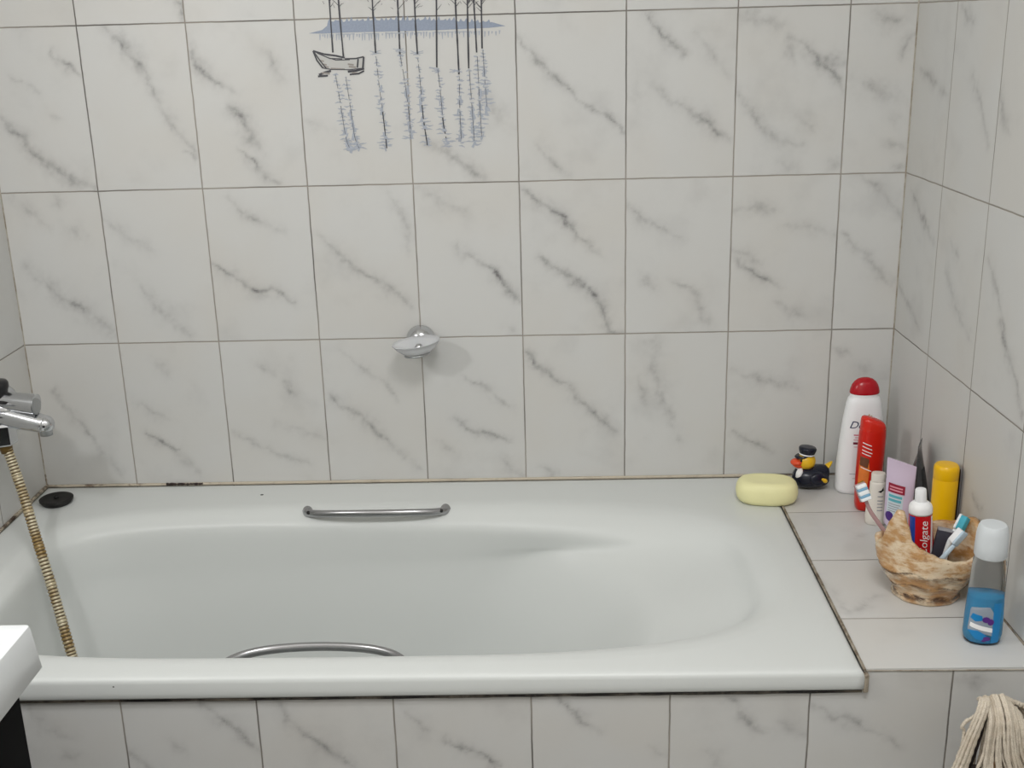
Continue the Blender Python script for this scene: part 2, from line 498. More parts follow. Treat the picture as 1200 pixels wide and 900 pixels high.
def span(*stops):
    """stops: (value, step to next)"""
    out = []
    for (a, st), (b, _) in zip(stops, stops[1:]):
        k = max(1, round((b-a)/st)); out += [a+(b-a)*i/k for i in range(k)]
    return out+[stops[-1][0]]

# ---- setting
H = 2.4
YF = -2.75
m_back = tile_material('marbled wall tile back', 'x', 1, 0.0, 0.2, 'z', 1, ROW0-0.6, 0.3)
slab('wall_back', span((WX0, .0032), (WX1, 0)), span((0, .5), (.54, .0032), (1.54, .4), (H, 0)),
     lambda u, v: (u, 0, v), lambda u, v: (u, 0.1, v), m_back, 'b', (0.0, .2, ROW0-.6, .3))
m_right = tile_material('marbled wall tile right', 'y', -1, 0.188-0.2, 0.2, 'z', 1, ROW0-0.6, 0.3)
slab('wall_right', span((0, .0035), (.85, .3), (-YF, 0)), span((0, .5), (.54, .0035), (1.54, .4), (H, 0)),
     lambda u, v: (WX1-SK*u, -u, v), lambda u, v: (WX1-SK*u+.1, -u, v), m_right, 'r', (-.012, .2, ROW0-.6, .3))
m_left = tile_material('marbled wall tile left', 'y', -1, 0.0, 0.2, 'z', 1, ROW0-0.6, 0.3)
slab('wall_left', span((0, .3), (-YF, 0)), span((0, .5), (H, 0)),
     lambda u, v: (WX0, -u, v), lambda u, v: (WX0-.1, -u, v), m_left)
m_apron = tile_material('marbled apron tile', 'x', 1, 0.014, 0.2, None, 1, 0, 1)
AY = -0.727
slab('wall_apron', span((WX0, .0032), (1.4885, 0)), span((0, .3), (.3, .0032), (.5155, 0)),
     lambda u, v: (u, AY, v), lambda u, v: (u, AY+.03, v), m_apron, 'f', (.014, .2, 0, 1))
m_ltop = tile_material('marbled ledge tile', 'y', 1, -.585-.2, 0.2, None, 1, 0, 1, gw=.001)
XE = lambda y: WX1-SK*(-y)
slab('trim_1', span((1.4885, .0032), (1.7375, 0)), span((0, .3), (.3, .0032), (.546, 0)),
     lambda u, v: (u, AY, v), lambda u, v: (u, AY+.03, v), m_apron, 'f', (.014, .2, 0, 1))
slab('trim_2', span((1.4885, .004), (1.7375, 0)), span((0, .004), (-AY+.001, 0)),
     lambda u, v: (u, -v, RIM), lambda u, v: (u, -v, RIM-.005), m_ltop, 'l', (1.4, 1.0, .585-.8, .2))
mf = tile_material('grey floor tile', 'x', 1, 0, .3, 'y', 1, 0, .3, base=lin(150, 148, 144))
fl = slab('floor', [WX0, 1.8], [0, -YF], lambda u, v: (u, -v, 0), lambda u, v: (u, -v, -.1), mf)
slab('ceiling', [WX0, 1.8], [0, -YF], lambda u, v: (u, -v, H), lambda u, v: (u, -v, H+.1), M['plaster'])
slab('wall_front', [WX0, 1.8], [0, H], lambda u, v: (u, YF, v), lambda u, v: (u, YF-.1, v), M['plaster'])

# ---- sealant lines: dirty silicone between tub, walls and ledge; dark bead under the lip
def sealant(name, c0, c1, d0, d1, scale, xfade=None, axis=0):
    m = bpy.data.materials.new(name); m.use_nodes = True; n = NT(m); b = n.t.nodes['Principled BSDF']
    tc = n.new('ShaderNodeTexCoord'); P = tc.outputs['Object']
    sp = n.new('ShaderNodeSeparateXYZ'); n.l.new(P, sp.inputs[0])
    k = n.noise(P, scale, 5, .7)
    k = n.sstep(k, d0, d1)
    if xfade:
        k = n.math('MULTIPLY', k, n.math('SUBTRACT', 1.0, n.math('MULTIPLY', n.sstep(sp.outputs[axis], *xfade), .8)))
    n.l.new(n.mix(k, c0, c1), b.inputs['Base Color']); b.inputs['Roughness'].default_value = .6
    return m
s_back = sealant('yellowed sealant', lin(196, 186, 168), lin(92, 66, 46), .5, .66, 28, (.12, .5))
s_left = sealant('mouldy sealant', lin(186, 174, 154), lin(62, 44, 32), .42, .62, 34)
s_edge = sealant('pale grout edge', lin(178, 172, 160), lin(138, 126, 108), .4, .65, 30)
s_joint = sealant('brown grimy grout', lin(160, 150, 134), lin(94, 78, 60), .38, .66, 40)
s_gap = sealant('black gap bead', lin(120, 112, 100), lin(22, 18, 16), .3, .6, 14)
s_mould = mat('black mould', lin(46, 34, 32), .8, noise=.5, nscale=300)

def strip(pts, w, h, z):
    """low rounded bead along a polyline on a level plane"""
    return tube([(x, y, z) for x, y in pts], w, 8, h/w, up=None)

def bead(name, p0, p1, r, m, nseg=60, jit=.12):
    P0, P1 = Vector(p0), Vector(p1)
    pts = [P0.lerp(P1, i/nseg) for i in range(nseg+1)]
    o = obj(name, tube(pts, [r*(1+random.uniform(-jit, jit)) for _ in pts], 8), m)
    return tag(o, kind='structure')
bead('trim_3', (WX0, -.001, RIM+.001), (1.4885, -.001, RIM+.001), .0034, s_back)
bead('trim_4', (WX0+.002, 0, RIM+.002), (WX0+.002, -.735, RIM+.001), .0034, s_left)
bead('trim_5', (1.4878, -.002, RIM+.0002), (1.4878, -.731, RIM+.0002), .0024, s_joint)
bead('trim_6', (1.4885, -.001, RIM+.0005), (WX1, -.001, RIM+.0005), .002, s_joint)
bead('trim_7', (WX1, -.0, RIM+.0005), (WX1+.0172, -.727, RIM+.0005), .002, s_joint)
bead('trim_8', (WX0, AY-.002, .5095), (1.486, AY-.002, .5150), .0030, s_gap)  # blotchy dark bead along the gap below the tub lip
bead('trim_9', (1.489, AY-.0005, RIM-.0035), (1.7375, AY-.0005, RIM-.0045), .0013, s_edge)
bead('trim_13', (WX1-.0005, -.0005, RIM), (WX1-.0005, -.0005, 2.39), .0016, s_edge)
bead('trim_14', (WX0+.0005, -.0005, RIM), (WX0+.0005, -.0005, 2.39), .0013, s_edge)
fil = obj('trim_10', tr(rbox(.008, .012, .030, .003), 1.4900, -.7310, .5300), s_joint)
tag(fil, kind='structure')
mp = [(.262+.075*i/24, -.0042, RIM+.0028+random.uniform(-.0006, .0006)) for i in range(25)]
tag(obj('trim_11', tube(mp, [random.uniform(.0008, .0030) for _ in mp], 8), s_mould), kind='structure')
mp = [(WX0+.0005, -.0005, RIM+.004+.032*i/12) for i in range(13)]
tag(obj('trim_12', tube(mp, [random.uniform(.0016, .0034)*(1-.055*i) for i in range(13)], 8), s_left), kind='structure')

# ---- picture printed on the tiles
def wall_pt(x, y, d):
    return (x, -d, y)
# picture grid (a across, b down) to metres along and up the wall
def MX(a, b): return .59554+3.5871e-4*a-2.9545e-5*b+1.8406e-8*a*b
def MZ(a, b): return 1.4869-9.4456e-6*a-3.5037e-4*b+8.785e-10*a*b
_lay = random.Random(1)
def ribbon(pts, w, d):
    d += _lay.uniform(0, .00035)          # every stroke lies at its own height, so none share a plane
    P = [Vector((MX(a, b), MZ(a, b))) for a, b in pts]
    L, R_ = [], []
    for i, p in enumerate(P):
        t = (P[min(i+1, len(P)-1)]-P[max(i-1, 0)]).normalized(); nrm = Vector((-t.y, t.x))
        ww = w[i] if hasattr(w, '__len__') else w
        L.append(p+nrm*ww/2); R_.append(p-nrm*ww/2)
    V = [wall_pt(q.x, q.y, d) for q in L+R_]; n = len(P)
    return V, [(i, i+1, n+i+1, n+i) for i in range(n-1)]
def area(pts, d):
    return [wall_pt(MX(a, b), MZ(a, b), d) for a, b in pts], [tuple(range(len(pts)))]
ink = mat('dark printed ink', lin(66, 66, 72), .4)
ink_soft = mat('grey blue printed ink', lin(170, 176, 187), .4, noise=.12, nscale=400)
ink_blue = mat('slate blue printed ink', lin(146, 156, 174), .4, noise=.15, nscale=300)
ink_brown = mat('grey brown printed ink', lin(150, 144, 138), .4, noise=.2, nscale=300)
mo = (.80, 0, 1.22)
mural = thing('tile_mural', mo, 'printed lake picture with bare trees and a rowing boat on the marbled wall tiles', 'tile picture')
rr = random.Random(3)
trunks = [((195, -150), (197, 0), (215, 260)), ((240, -150), (243, 0), (268, 280)), ((410, -160), (413, 0), (421, 130), (430, 262)), ((537, -160), (540, 0), (546, 130), (552, 270)),
          ((622, -160), (625, 0), (631, 130), (640, 268)), ((735, -160), (735, 0), (737, 335)), ((826, -160), (830, 0), (840, 200), (848, 370)), ((888, -160), (890, 0), (897, 340)),
          ((918, -160), (922, 0), (930, 130), (937, 260)), ((960, -160), (960, 0), (964, 240))]
refl = [((228, 370), (255, 530), (280, 690), (303, 760)), ((280, 385), (305, 550), (325, 690), (347, 750)), ((432, 280), (447, 420), (470, 600), (486, 750)), ((554, 275), (580, 430), (600, 600), (606, 700)),
        ((642, 290), (655, 420), (668, 580), (690, 735)), ((742, 345), (757, 480), (770, 620), (792, 740)), ((850, 380), (853, 560), (862, 740)), ((900, 350), (915, 560), (927, 730)), ((940, 280), (950, 480), (962, 690)), ((968, 250), (978, 400), (992, 575))]
island = [(92, 165), (160, 148), (185, 128)]
a = 190
while a < 1000:
    hgt = 92+14*abs((a-560)/440)**2
    island += [(a, hgt+rr.uniform(0, 10)), (a+9, hgt-rr.uniform(2, 16)), (a+16, hgt+rr.uniform(0, 10))]; a += rr.uniform(20, 34)
island += [(1010, 108), (1045, 118), (1082, 128), (1040, 133), (1000, 137), (760, 148), (560, 154), (300, 160), (160, 166)]
obj('wooded_island', area(island, .0004), ink_blue, mural, mo, False, label='slate blue far shore')
dd = []
a = 150
while a < 1060:
    dd.append(ribbon([(a, 170+rr.uniform(-3, 3)-(a-100)*.02), (a+rr.uniform(-2, 2), 182+rr.uniform(0, 26)-(a-100)*.02)], [.0034, .0012], .0004)); a += rr.uniform(9, 22)
for q in range(16):
    a = rr.uniform(110, 1000); dd.append(ribbon([(a, 172-(a-100)*.02), (a+rr.uniform(20, 60), 171-(a-100)*.02)], .0016, .00045))
obj('shore_reflection', join(*dd), ink_soft, mural, mo, False)
dd = []
for t in trunks:
    P = [(p.x, p.y) for p in catmull([(x, y, 0) for x, y in t], 6)]
    dd.append(ribbon(P, [.0028+rr.uniform(-.0005, .0007) for _ in P], .0007))
    cx = t[1][0]
    for q in range(13):      # bare branches fanning up from the trunk
        y0 = rr.uniform(-150, 60); sd = rr.choice((-1, 1)); ln = rr.uniform(18, 48)
        dd.append(ribbon([(cx+2, y0), (cx+sd*ln*.55, y0-ln*.6), (cx+sd*ln, y0-ln*1.0+rr.uniform(-8, 8))], [.0011, .0009, .0004], .0006))
    for q in range(8):
        y0 = rr.uniform(-150, 45); sd = rr.choice((-1, 1)); x0 = cx+sd*rr.uniform(10, 45)
        dd.append(ribbon([(x0, y0), (x0+sd*rr.uniform(5, 14), y0-rr.uniform(6, 18))], [.0008, .0004], .0006))
dd2 = []
for i, t in enumerate(refl):
    P = [(p.x, p.y) for p in catmull([(x, y, 0) for x, y in t], 9)]
    j = 0
    while j < len(P)-2:      # broken trunk mirrored in rippled water
        k = min(j+rr.randint(1, 4), len(P)-1)
        dark = .0009+.0013*(j/len(P) > .5)*(i in (2, 4, 5))
        dd.append(ribbon(P[j:k+1], [dark*rr.uniform(.6, 1.1) for _ in P[j:k+1]], .0008))
        j = k+rr.randint(0, 1)
    for q in range(64):
        k = rr.randrange(len(P)); x, y = P[k]; f = k/len(P)
        wd = rr.uniform(10, 42)*(.5+.7*f); sh = rr.uniform(-.7, .7)*wd
        dd2.append(ribbon([(x+sh-wd/2, y+rr.uniform(-6, 6)), (x+sh, y+rr.uniform(-4, 4)), (x+sh+wd/2, y+rr.uniform(-6, 6))], [.0007, .0026, .0007], .0005))
    for q in range(10):
        k = rr.randrange(len(P)//3, len(P)); x, y = P[k]
        wd = rr.uniform(3, 9)
        dd2.append(ribbon([(x+rr.uniform(-12, 12), y-14), (x+rr.uniform(-14, 14), y+16)], [wd*.0004, wd*.0007], .0005))
for x, y in ((430, 258), (555, 252), (640, 262), (735, 345), (835, 350)):
    for q in range(5): dd2.append(ribbon([(x-rr.uniform(10, 38), y+rr.uniform(-14, 14)), (x+rr.uniform(8, 30), y+rr.uniform(-12, 12))], .0012, .0005))
obj('tree_drawing', join(*dd), ink, mural, mo, False, label='dark ink tree trunks')
obj('water_ripples', join(*dd2), ink_soft, mural, mo, False)
boat = obj('boat_hull', area([(115, 252), (150, 266), (230, 288), (300, 288), (368, 282), (370, 335), (330, 346), (200, 342), (160, 338), (140, 305)], .0006), mat('pale printed hull', lin(190, 190, 187), .4), mural, mo, False)
st = [ribbon([(115, 252), (170, 268), (230, 276), (275, 286)], .0032, .0009), ribbon([(115, 252), (135, 300), (165, 338)], .0028, .0009), ribbon([(120, 258), (150, 300), (182, 340)], .0022, .0009),
      ribbon([(275, 292), (330, 290), (370, 281)], .0026, .0009), ribbon([(370, 281), (366, 338)], .0034, .0009), ribbon([(342, 292), (338, 336)], .0030, .0009), ribbon([(165, 338), (210, 345), (300, 346), (370, 338)], .0016, .0009),
      ribbon([(145, 372), (175, 360), (205, 352)], .0040, .0009), ribbon([(140, 380), (190, 376)], .0034, .0009), ribbon([(290, 356), (330, 352), (372, 340)], .0040, .0009), ribbon([(300, 370), (345, 366), (372, 352)], .0028, .0009),
      ribbon([(180, 282), (230, 298), (300, 296)], .0016, .0009), ribbon([(135, 262), (200, 290), (262, 292)], .0020, .0009)]
obj('boat_lines', join(*st), ink, boat, mo, False)
obj('boat_shading', join(*[ribbon([(a, b), (a+c, b+4)], .0030, .0008) for a, b, c in ((150, 300, 20), (160, 318, 24), (168, 330, 26), (290, 318, 30), (295, 330, 36), (160, 362, 40), (310, 362, 40), (205, 340, 70))]), ink_brown, boat, mo, False)
# ------------------------------------------------------------------ bathtub
def build_tub():
    N = 240
    cx, cy = .72, -.405
    x0, x1, y0, y1 = .0125, 1.4870, -.0035, -.7365
    T = [2*PI*k/N for k in range(N)]
    def sup(t, aL, aR, bB, bF, eL, eR, oy=0):
        c, s = math.cos(t), math.sin(t)
        # blend exponent and half lengths smoothly from left to right end
        w = 0.5+0.5*c; w = w*w*(3-2*w)
        e = eL+(eR-eL)*w
        return (cx+(aR if c > 0 else aL)*spow(c, 2/e), cy+oy+(bB if s > 0 else bF)*spow(s, 2/e))
    C0 = lambda t: sup(t, .625, .690, .275, .268, 4.6, 3.4)
    C1 = lambda t: sup(t, .612, .485, .262, .258, 4.6, 2.5)
    C2 = lambda t: sup(t, .555, .300, .205, .210, 3.6, 2.6)
    def off(C, t, d):
        a = Vector(C(t-.004)); b = Vector(C(t+.004)); q = Vector(C(t)); u = (b-a).normalized()
        return q+Vector((u.y, -u.x))*d
    def z1(t):
        w = 0.5+0.5*math.cos(t); w = w*w*(3-2*w)
        return RIM-(.055+.045*w)
    ctl = []
    for t in T:
        o = lambda C, d: off(C, t, d)
        w = 0.5+0.5*math.cos(t); k = min(max((w-.40)/.42, 0), 1); k = k*k*(3-2*k)     # 1 at the sloping head end
        wide = 1+.9*k; ow = 1+.25*k
        c1, c2 = Vector(C1(t)), Vector(C2(t)); zz = z1(t)
        q0 = o(C0, -.026*wide)
        za = RIM-.030-.012*k
        s1 = q0.lerp(c2, .22); c1 = s1.lerp(c1, k); zz = (za-.22*(za-.182)-.02)*(1-k)+zz*k
        m = c1.lerp(c2, .45)
        ctl.append([(*o(C0, .036), RIM), (*o(C0, .020*ow), RIM-.0005), (*o(C0, .004), RIM-.0036), (*o(C0, -.011*wide), RIM-.0125-.002*k), (*q0, za),
                    (*(q0.lerp(c1, .55)), za-(za-zz)*.5), (*c1, zz), (*m, zz-(zz-.21)*.42), (*(c1.lerp(c2, .86)), .232), (*c2, .182),
                    (*(Vector((cx, cy)).lerp(c2, .84)), .162), (*(Vector((cx, cy)).lerp(c2, .5)), .156), (cx+(c2.x-cx)*.08, cy+(c2.y-cy)*.08, .154)])
    per = 5
    cols = [catmull(c, per) for c in ctl]
    rings = []
    # lip and flat rim: rays from the centre out to the rectangle, one sample snapped to each corner
    def rect(ins):
        R = []
        for k, t in enumerate(T):
            q = Vector(C0(t))-Vector((cx, cy))
            X = (x1-ins-cx) if q.x > 0 else (x0+ins-cx); Y = (y0-ins-cy) if q.y > 0 else (y1+ins-cy)
            sx = X/q.x if abs(q.x) > 1e-6 else 9e9; sy = Y/q.y if abs(q.y) > 1e-6 else 9e9
            R.append(Vector((cx, cy))+q*min(sx, sy))
        for X in (x0+ins, x1-ins):
            for Y in (y0-ins, y1+ins):
                k = min(range(N), key=lambda i: (R[i]-Vector((X, Y))).length)
                R[k] = Vector((X, Y))
        return R
    for ins, z in ((.030, .514), (.004, .514), (.0015, .5145), (0, .517), (0, .525), (0, .541), (.0012, .546), (.0038, .549), (.008, .55), (.020, .55)):
        rings.append([(p.x, p.y, z+(.006*p.x/1.49 if z < .53 else 0)) for p in rect(ins)])
    for i in range(len(cols[0])):
        rings.append([tuple(c[i]) for c in cols])
    return loft(rings, False, True)

torg = (.75, -.37, 0)
tub = thing('bathtub', torg, 'white enamel built-in bathtub with chrome grips, set against the marbled tile wall', 'bathtub')
obj('tub_shell', build_tub(), M['enamel'], tub, torg)
def grip(y_end, y_mid, z_end, z_mid, xa, xb, name='grab_handle'):
    xm = (xa+xb)/2; s = 1 if y_mid < y_end else -1
    pts = catmull([(xa, y_end+s*.012, z_end-.004), (xa+.004, y_end, z_end), (xa+.03, y_end-(y_end-y_mid)*.55, (z_end+z_mid)/2), (xa+.075, y_end-(y_end-y_mid)*.9, z_mid-.001), (xm, y_mid, z_mid),
                   (xb-.075, y_end-(y_end-y_mid)*.9, z_mid-.001), (xb-.03, y_end-(y_end-y_mid)*.55, (z_end+z_mid)/2), (xb-.004, y_end, z_end), (xb, y_end+s*.012, z_end-.004)], 8)
    n = len(pts)
    R = []
    for i in range(n):
        e = min(i, n-1-i)/(n-1)
        R.append(.0072+.0062*math.exp(-(e/.085)**2))
    h = obj(name, tube(pts, R, 16, .8, up=(0, 0, 1)), M['chrome_aged'], tub, torg, label='chrome grip')
    for x in (xa+.006, xb-.006):
        b = lathe([(.0005, -.001), (.0034, -.001), (.0036, .001), (.0005, .0012)], 16)
        obj('screw_hole', tr(b, x-torg[0], y_end-s*.0085-torg[1], z_end+.0045, rx=(.9 if s > 0 else -.9)), M['black_rubber'], h, None, label='dark screw hole')
    return h
grip(-.142, -.168, .5445, .5535, .577, .845)
grip(-.664, -.618, .5275, .531, .545, .832)
for x, y, r in ((.472, -.061, .0035), (.412, -.7360, .0026)):
    z = .5502 if y > -.7 else .538
    obj('enamel_chip', tr(ellipsoid(r, r*.8, .0006, 12, 6), x, y, z, rx=0 if y > -.7 else PI/2), M['black_rubber'], tub, torg, label='small black chip in the enamel')
# overflow and waste of the tub (at the tap end)
obj('waste_outlet', tr(lathe([(.004, 0), (.034, 0), (.036, .002), (.032, .004), (.02, .002), (.004, .001)], 32), .32, -.405, .156), M['chrome'], tub, torg)

# ------------------------------------------------------------------ plug
plug = thing('drain_plug', (.0685, -.0885, RIM), 'round black rubber plug lying on the tub corner under the tap', 'plug', rot=(0, 0, .3))
obj('plug_disc', lathe([(.004, 0), (.025, 0), (.0285, .003), (.032, .008), (.0325, .0115), (.031, .0125), (.026, .0115), (.012, .0105), (.003, .0105)], 48), M['black_rubber'], plug)
obj('pull_lug', tr(join(tube([(0, 0, .010), (0, 0, .0145)], [.006, .0045], 16), tr(ellipsoid(.0042, .0042, .0022, 16, 8), 0, 0, .0145)), .0, .004, 0), M['black_rubber'], plug)

# ------------------------------------------------------------------ bath mixer on the left wall
FY = -.27
mx = thing('bath_mixer', (WX0, FY, .79), 'chrome single lever bath mixer with black knob on the left wall', 'tap')
ox = -WX0
def X(px): return .0778+px*.001523+ox            # along the spout, metres from the wall
# body: a fat horizontal barrel from the wall with two wall unions
obj('mixer_body', join(tr(lathe([(.024, 0), (.027, .003), (.027, .05), (.025, .062), (.022, .085), (.019, .093), (.006, .095)], 36), 0, 0, .018, ry=PI/2),
                       tr(lathe([(.023, -.075), (.0245, -.07), (.0245, .07), (.023, .075)], 32), .042, 0, .018, rx=PI/2)), M['chrome'], mx)
for s in (-1, 1):
    obj('wall_flange', tr(lathe([(.034, 0), (.034, .004), (.027, .012), (.016, .014), (.016, .042)], 36), 0, s*.06, .018, ry=PI/2), M['chrome'], mx)
sp_pts = catmull([(.030, 0, .016), (.062, -.002, .013), (.090, -.004, .006), (.118, -.006, -.001), (.146, -.007, -.008)], 8)
spn = len(sp_pts)
spout = obj('spout', join(tube(sp_pts, [.0245-.0085*(i/(spn-1))**1.1 for i in range(spn)], 28, 1.05), tr(ellipsoid(.0165, .0165, .0160, 24, 14), .146, -.007, -.008)), M['chrome'], mx)
obj('aerator', tr(lathe([(.004, -.010), (.011, -.010), (.0115, .004), (.004, .004)], 24), .146, -.007, -.018), M['chrome_dull'], spout)
lev = obj('lever', join(tr(tube([(.052, -.004, .040), (.085, -.006, .036), (.137, -.010, .030)], [.014, .0165, .0185], 32), 0, 0, 0)), M['chrome'], mx, sharp=50)
obj('lever_cap', tr(lathe([(.0005, .0014), (.014, .0012), (.0184, .0004), (.0186, -.001), (.0005, -.001)], 32), .1374, -.010, .030, ry=PI/2-.02), M['chrome_dull'], lev, label='dull disc end')
obj('lever_slot', tr(rbox(.034, .0035, .006, .0015), .094, -.0215, .037, ry=.1), M['black_plastic'], lev)
obj('diverter_knob', tr(lathe([(.008, -.012), (.015, -.012), (.0165, -.009), (.0155, -.003), (.0165, .002), (.0185, .006), (.0185, .014), (.016, .018), (.004, .019)], 32), .072, -.006, .055), M['black_plastic'], mx, label='black knob')
hexn = obj('hose_union', tr(loft([sring(.020, .020, -.026, 2, 6), sring(.0225, .0225, -.023, 2, 6), sring(.0225, .0225, .010, 2, 6), sring(.019, .019, .014, 2, 6)]), .068, -.006, -.018, rz=.35), M['chrome'], mx, smooth=False)

# ------------------------------------------------------------------ ribbed hose
hm = bpy.data.materials.new('brassy ribbed metal hose'); hm.use_nodes = True
n = NT(hm); b = n.t.nodes['Principled BSDF']
at = n.new('ShaderNodeAttribute', attribute_name='rib'); tc = n.new('ShaderNodeTexCoord')
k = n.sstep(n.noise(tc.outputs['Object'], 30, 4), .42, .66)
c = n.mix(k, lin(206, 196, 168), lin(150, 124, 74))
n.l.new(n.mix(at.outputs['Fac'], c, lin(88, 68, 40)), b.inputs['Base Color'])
b.inputs['Metallic'].default_value = .25; b.inputs['Roughness'].default_value = .4
horg = (.0794, FY-.006, .748)
hose = thing('shower_hose', horg, 'brass coloured ribbed shower hose hanging from the tap into the tub', 'hose')
ctrl = [(.0794, -.276, .748), (.090, -.280, .705), (.1080, -.296, .650), (.1335, -.326, .580), (.1625, -.356, .492), (.1890, -.386, .405), (.222, -.42, .30), (.262, -.45, .205), (.32, -.475, .172), (.42, -.50, .166), (.56, -.49, .165)]
P = catmull(ctrl, 300)
acc, Q = 0, [P[0]]
for a_, b_ in zip(P, P[1:]):                      # resample at even steps so the ribs are regular
    acc += (b_-a_).length
    if acc >= .0011: Q.append(b_); acc = 0
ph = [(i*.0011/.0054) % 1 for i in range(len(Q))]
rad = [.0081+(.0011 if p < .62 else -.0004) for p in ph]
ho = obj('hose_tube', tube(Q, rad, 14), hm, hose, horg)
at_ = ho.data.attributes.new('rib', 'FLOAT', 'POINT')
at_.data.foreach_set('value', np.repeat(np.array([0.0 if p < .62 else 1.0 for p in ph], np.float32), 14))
obj('hose_ferrule', tube([(.0794, -.276, .762), (.0794, -.276, .742), (.0815, -.2765, .730)], [.0118, .0118, .0100], 20), mat('tarnished brass ferrule', lin(112, 88, 42), .45, metal=.4, noise=.35, nscale=150), hose, horg, label='tarnished brown ferrule')

# ------------------------------------------------------------------ soap dish on the tile wall
frost = mat('frosted clear plastic', (.93, .94, .96, 1), .22, trans=.55, ior=1.2)
sd = thing('soap_dish', (.800, 0, .858), 'round clear soap dish on a domed chrome holder on the tile wall', 'soap dish')
hold = obj('wall_holder', join(tr(lathe([(.0275, 0), (.0285, .003), (.0275, .010), (.024, .018), (.016, .0245), (.006, .0275), (.001, .028)], 40), 0, 0, -.008, rx=PI/2),
                               tr(tube([(0, -.012, -.012), (0, -.03, -.015), (0, -.048, -.014)], [.010, .0085, .008], 16), 0, 0, 0)), M['chrome'], sd)
bowl_p = [(.002, -.0125), (.020, -.0125), (.030, -.009), (.040, .000), (.0455, .008), (.0465, .0088), (.0455, .0098), (.0385, .0018), (.029, -.0068), (.019, -.0100), (.002, -.0102)]
obj('dish', tr(lathe(bowl_p, 48), -.001, -.070, -.004, ry=-.12, s=(1, .98, 1)), frost, sd)
ringp = [(.0235*math.cos(a), .0235*math.sin(a), 0) for a in [2*PI*k/48 for k in range(49)]]
obj('support_ring', tr(tube(ringp, .0024, 10), -.001, -.070, -.0185, ry=-.12), M['chrome_dull'], sd, label='dark metal ring under the dish')

# ------------------------------------------------------------------ vanity in the left foreground
vx, vy, vz = .471, -1.058, .82
vn = thing('vanity_unit', (WX0+.24, vy-.35, 0), 'white washbasin top on a black cabinet at the left wall', 'vanity')
vo = (WX0+.24, vy-.35, 0)
def vtop():
    r = []
    for z, g in ((.770, -.0045), (.762, .000), (.762, .0)):
        pass
    out = [(.762, .004, .0), (.766, .000, .0), (.8165, .0040, .0), (.8195, .0050, .0), (.820, .0065, .0)]
    def rc(ins, z, rad=.005):
        xa, xb, ya, yb = WX0+.003, vx+.006-ins, vy-.70, vy-ins+.003
        P = [(xa, ya, z), (xb, ya, z)]
        for k in range(7):
            a = PI/2*k/6
            P.append((xb-rad+rad*math.cos(a), yb-rad+rad*math.sin(a), z))
        P.append((xa, yb, z)); return P
    rings = [rc(i, z) for z, i, _ in out]
    return rings
rings = vtop()
# rim, then the sunken bowl of the washbasin
n0 = len(rings[0])
def oval(f, z): return [(WX0+.245+(p[0]-WX0-.245)*f, vy-.36+(p[1]-vy+.36)*f, z) for p in rings[-1]]
rings += [oval(.93, .820), oval(.90, .816), oval(.86, .78), oval(.70, .735), oval(.3, .728)]
obj('washbasin', loft(rings, True, True), mat('white ceramic', lin(220, 223, 224), .25, spec=.5), vn, vo, sharp=50)
cab = obj('cabinet', tr(rbox(vx-WX0-.027, .66, .761, .004), (WX0+.002+vx-.023)/2, vy-.345, .3815), mat('black lacquer', lin(9, 9, 10), .75, spec=.1), vn, vo)
for s in (-1, 1):
    dr = obj('cabinet_door', tr(rbox(.016, .315, .70, .003), vx-.019, vy-.345+s*.161, .40), mat('black lacquer door', lin(10, 10, 11), .75, spec=.1), vn, vo)
    obj('door_knob', tr(lathe([(.006, 0), (.005, .012), (.011, .018), (.011, .024), (.003, .027)], 20), vx-.011-vo[0], vy-.345+s*.03-vo[1], .62, ry=PI/2), M['chrome'], dr)
# ------------------------------------------------------------------ things on the ledge
def surf_root(name, loc, label, cat, rz=0, rx=0, ry=0, group=None):
    return thing(name, loc, label, cat, group, rot=(rx, ry, rz))
white_pl = mat('white plastic', lin(243, 244, 246), .3, spec=.45)
pure_white = mat('white print', lin(245, 245, 245), .4)
red_pl = mat('crimson plastic', lin(176, 14, 30), .25, spec=.5)
navy_print = mat('navy print', lin(38, 46, 86), .4)
gold_print = mat('gold print', lin(190, 150, 90), .35)
pink_print = mat('pink print', lin(206, 120, 138), .4)
plum_print = mat('plum print', lin(112, 44, 62), .4)
brown_print = mat('brown print', lin(110, 66, 44), .4)
grey_print = mat('grey print', lin(150, 152, 158), .4)

# soap
sb = surf_root('soap_bar', (1.4625, -.1255, RIM), 'pale yellow oval bar of soap on the tub corner', 'soap', rz=-.13)
def soap_vf():
    prof = [(.60, .000), (.80, .001), (.91, .005), (.975, .012), (1.0, .021), (.985, .030), (.94, .037), (.86, .042), (.74, .0445), (.55, .0438), (.35, .0428), (.12, .0422)]
    return loft([sring(.0585*k-.0*z, .0385*(k if k > .9 else k*.985), z, 2.7, 64) for k, z in prof])
obj('soap', soap_vf(), mat('pale yellow soap', lin(242, 238, 184), .42, spec=.35, noise=.03, nscale=50), sb)

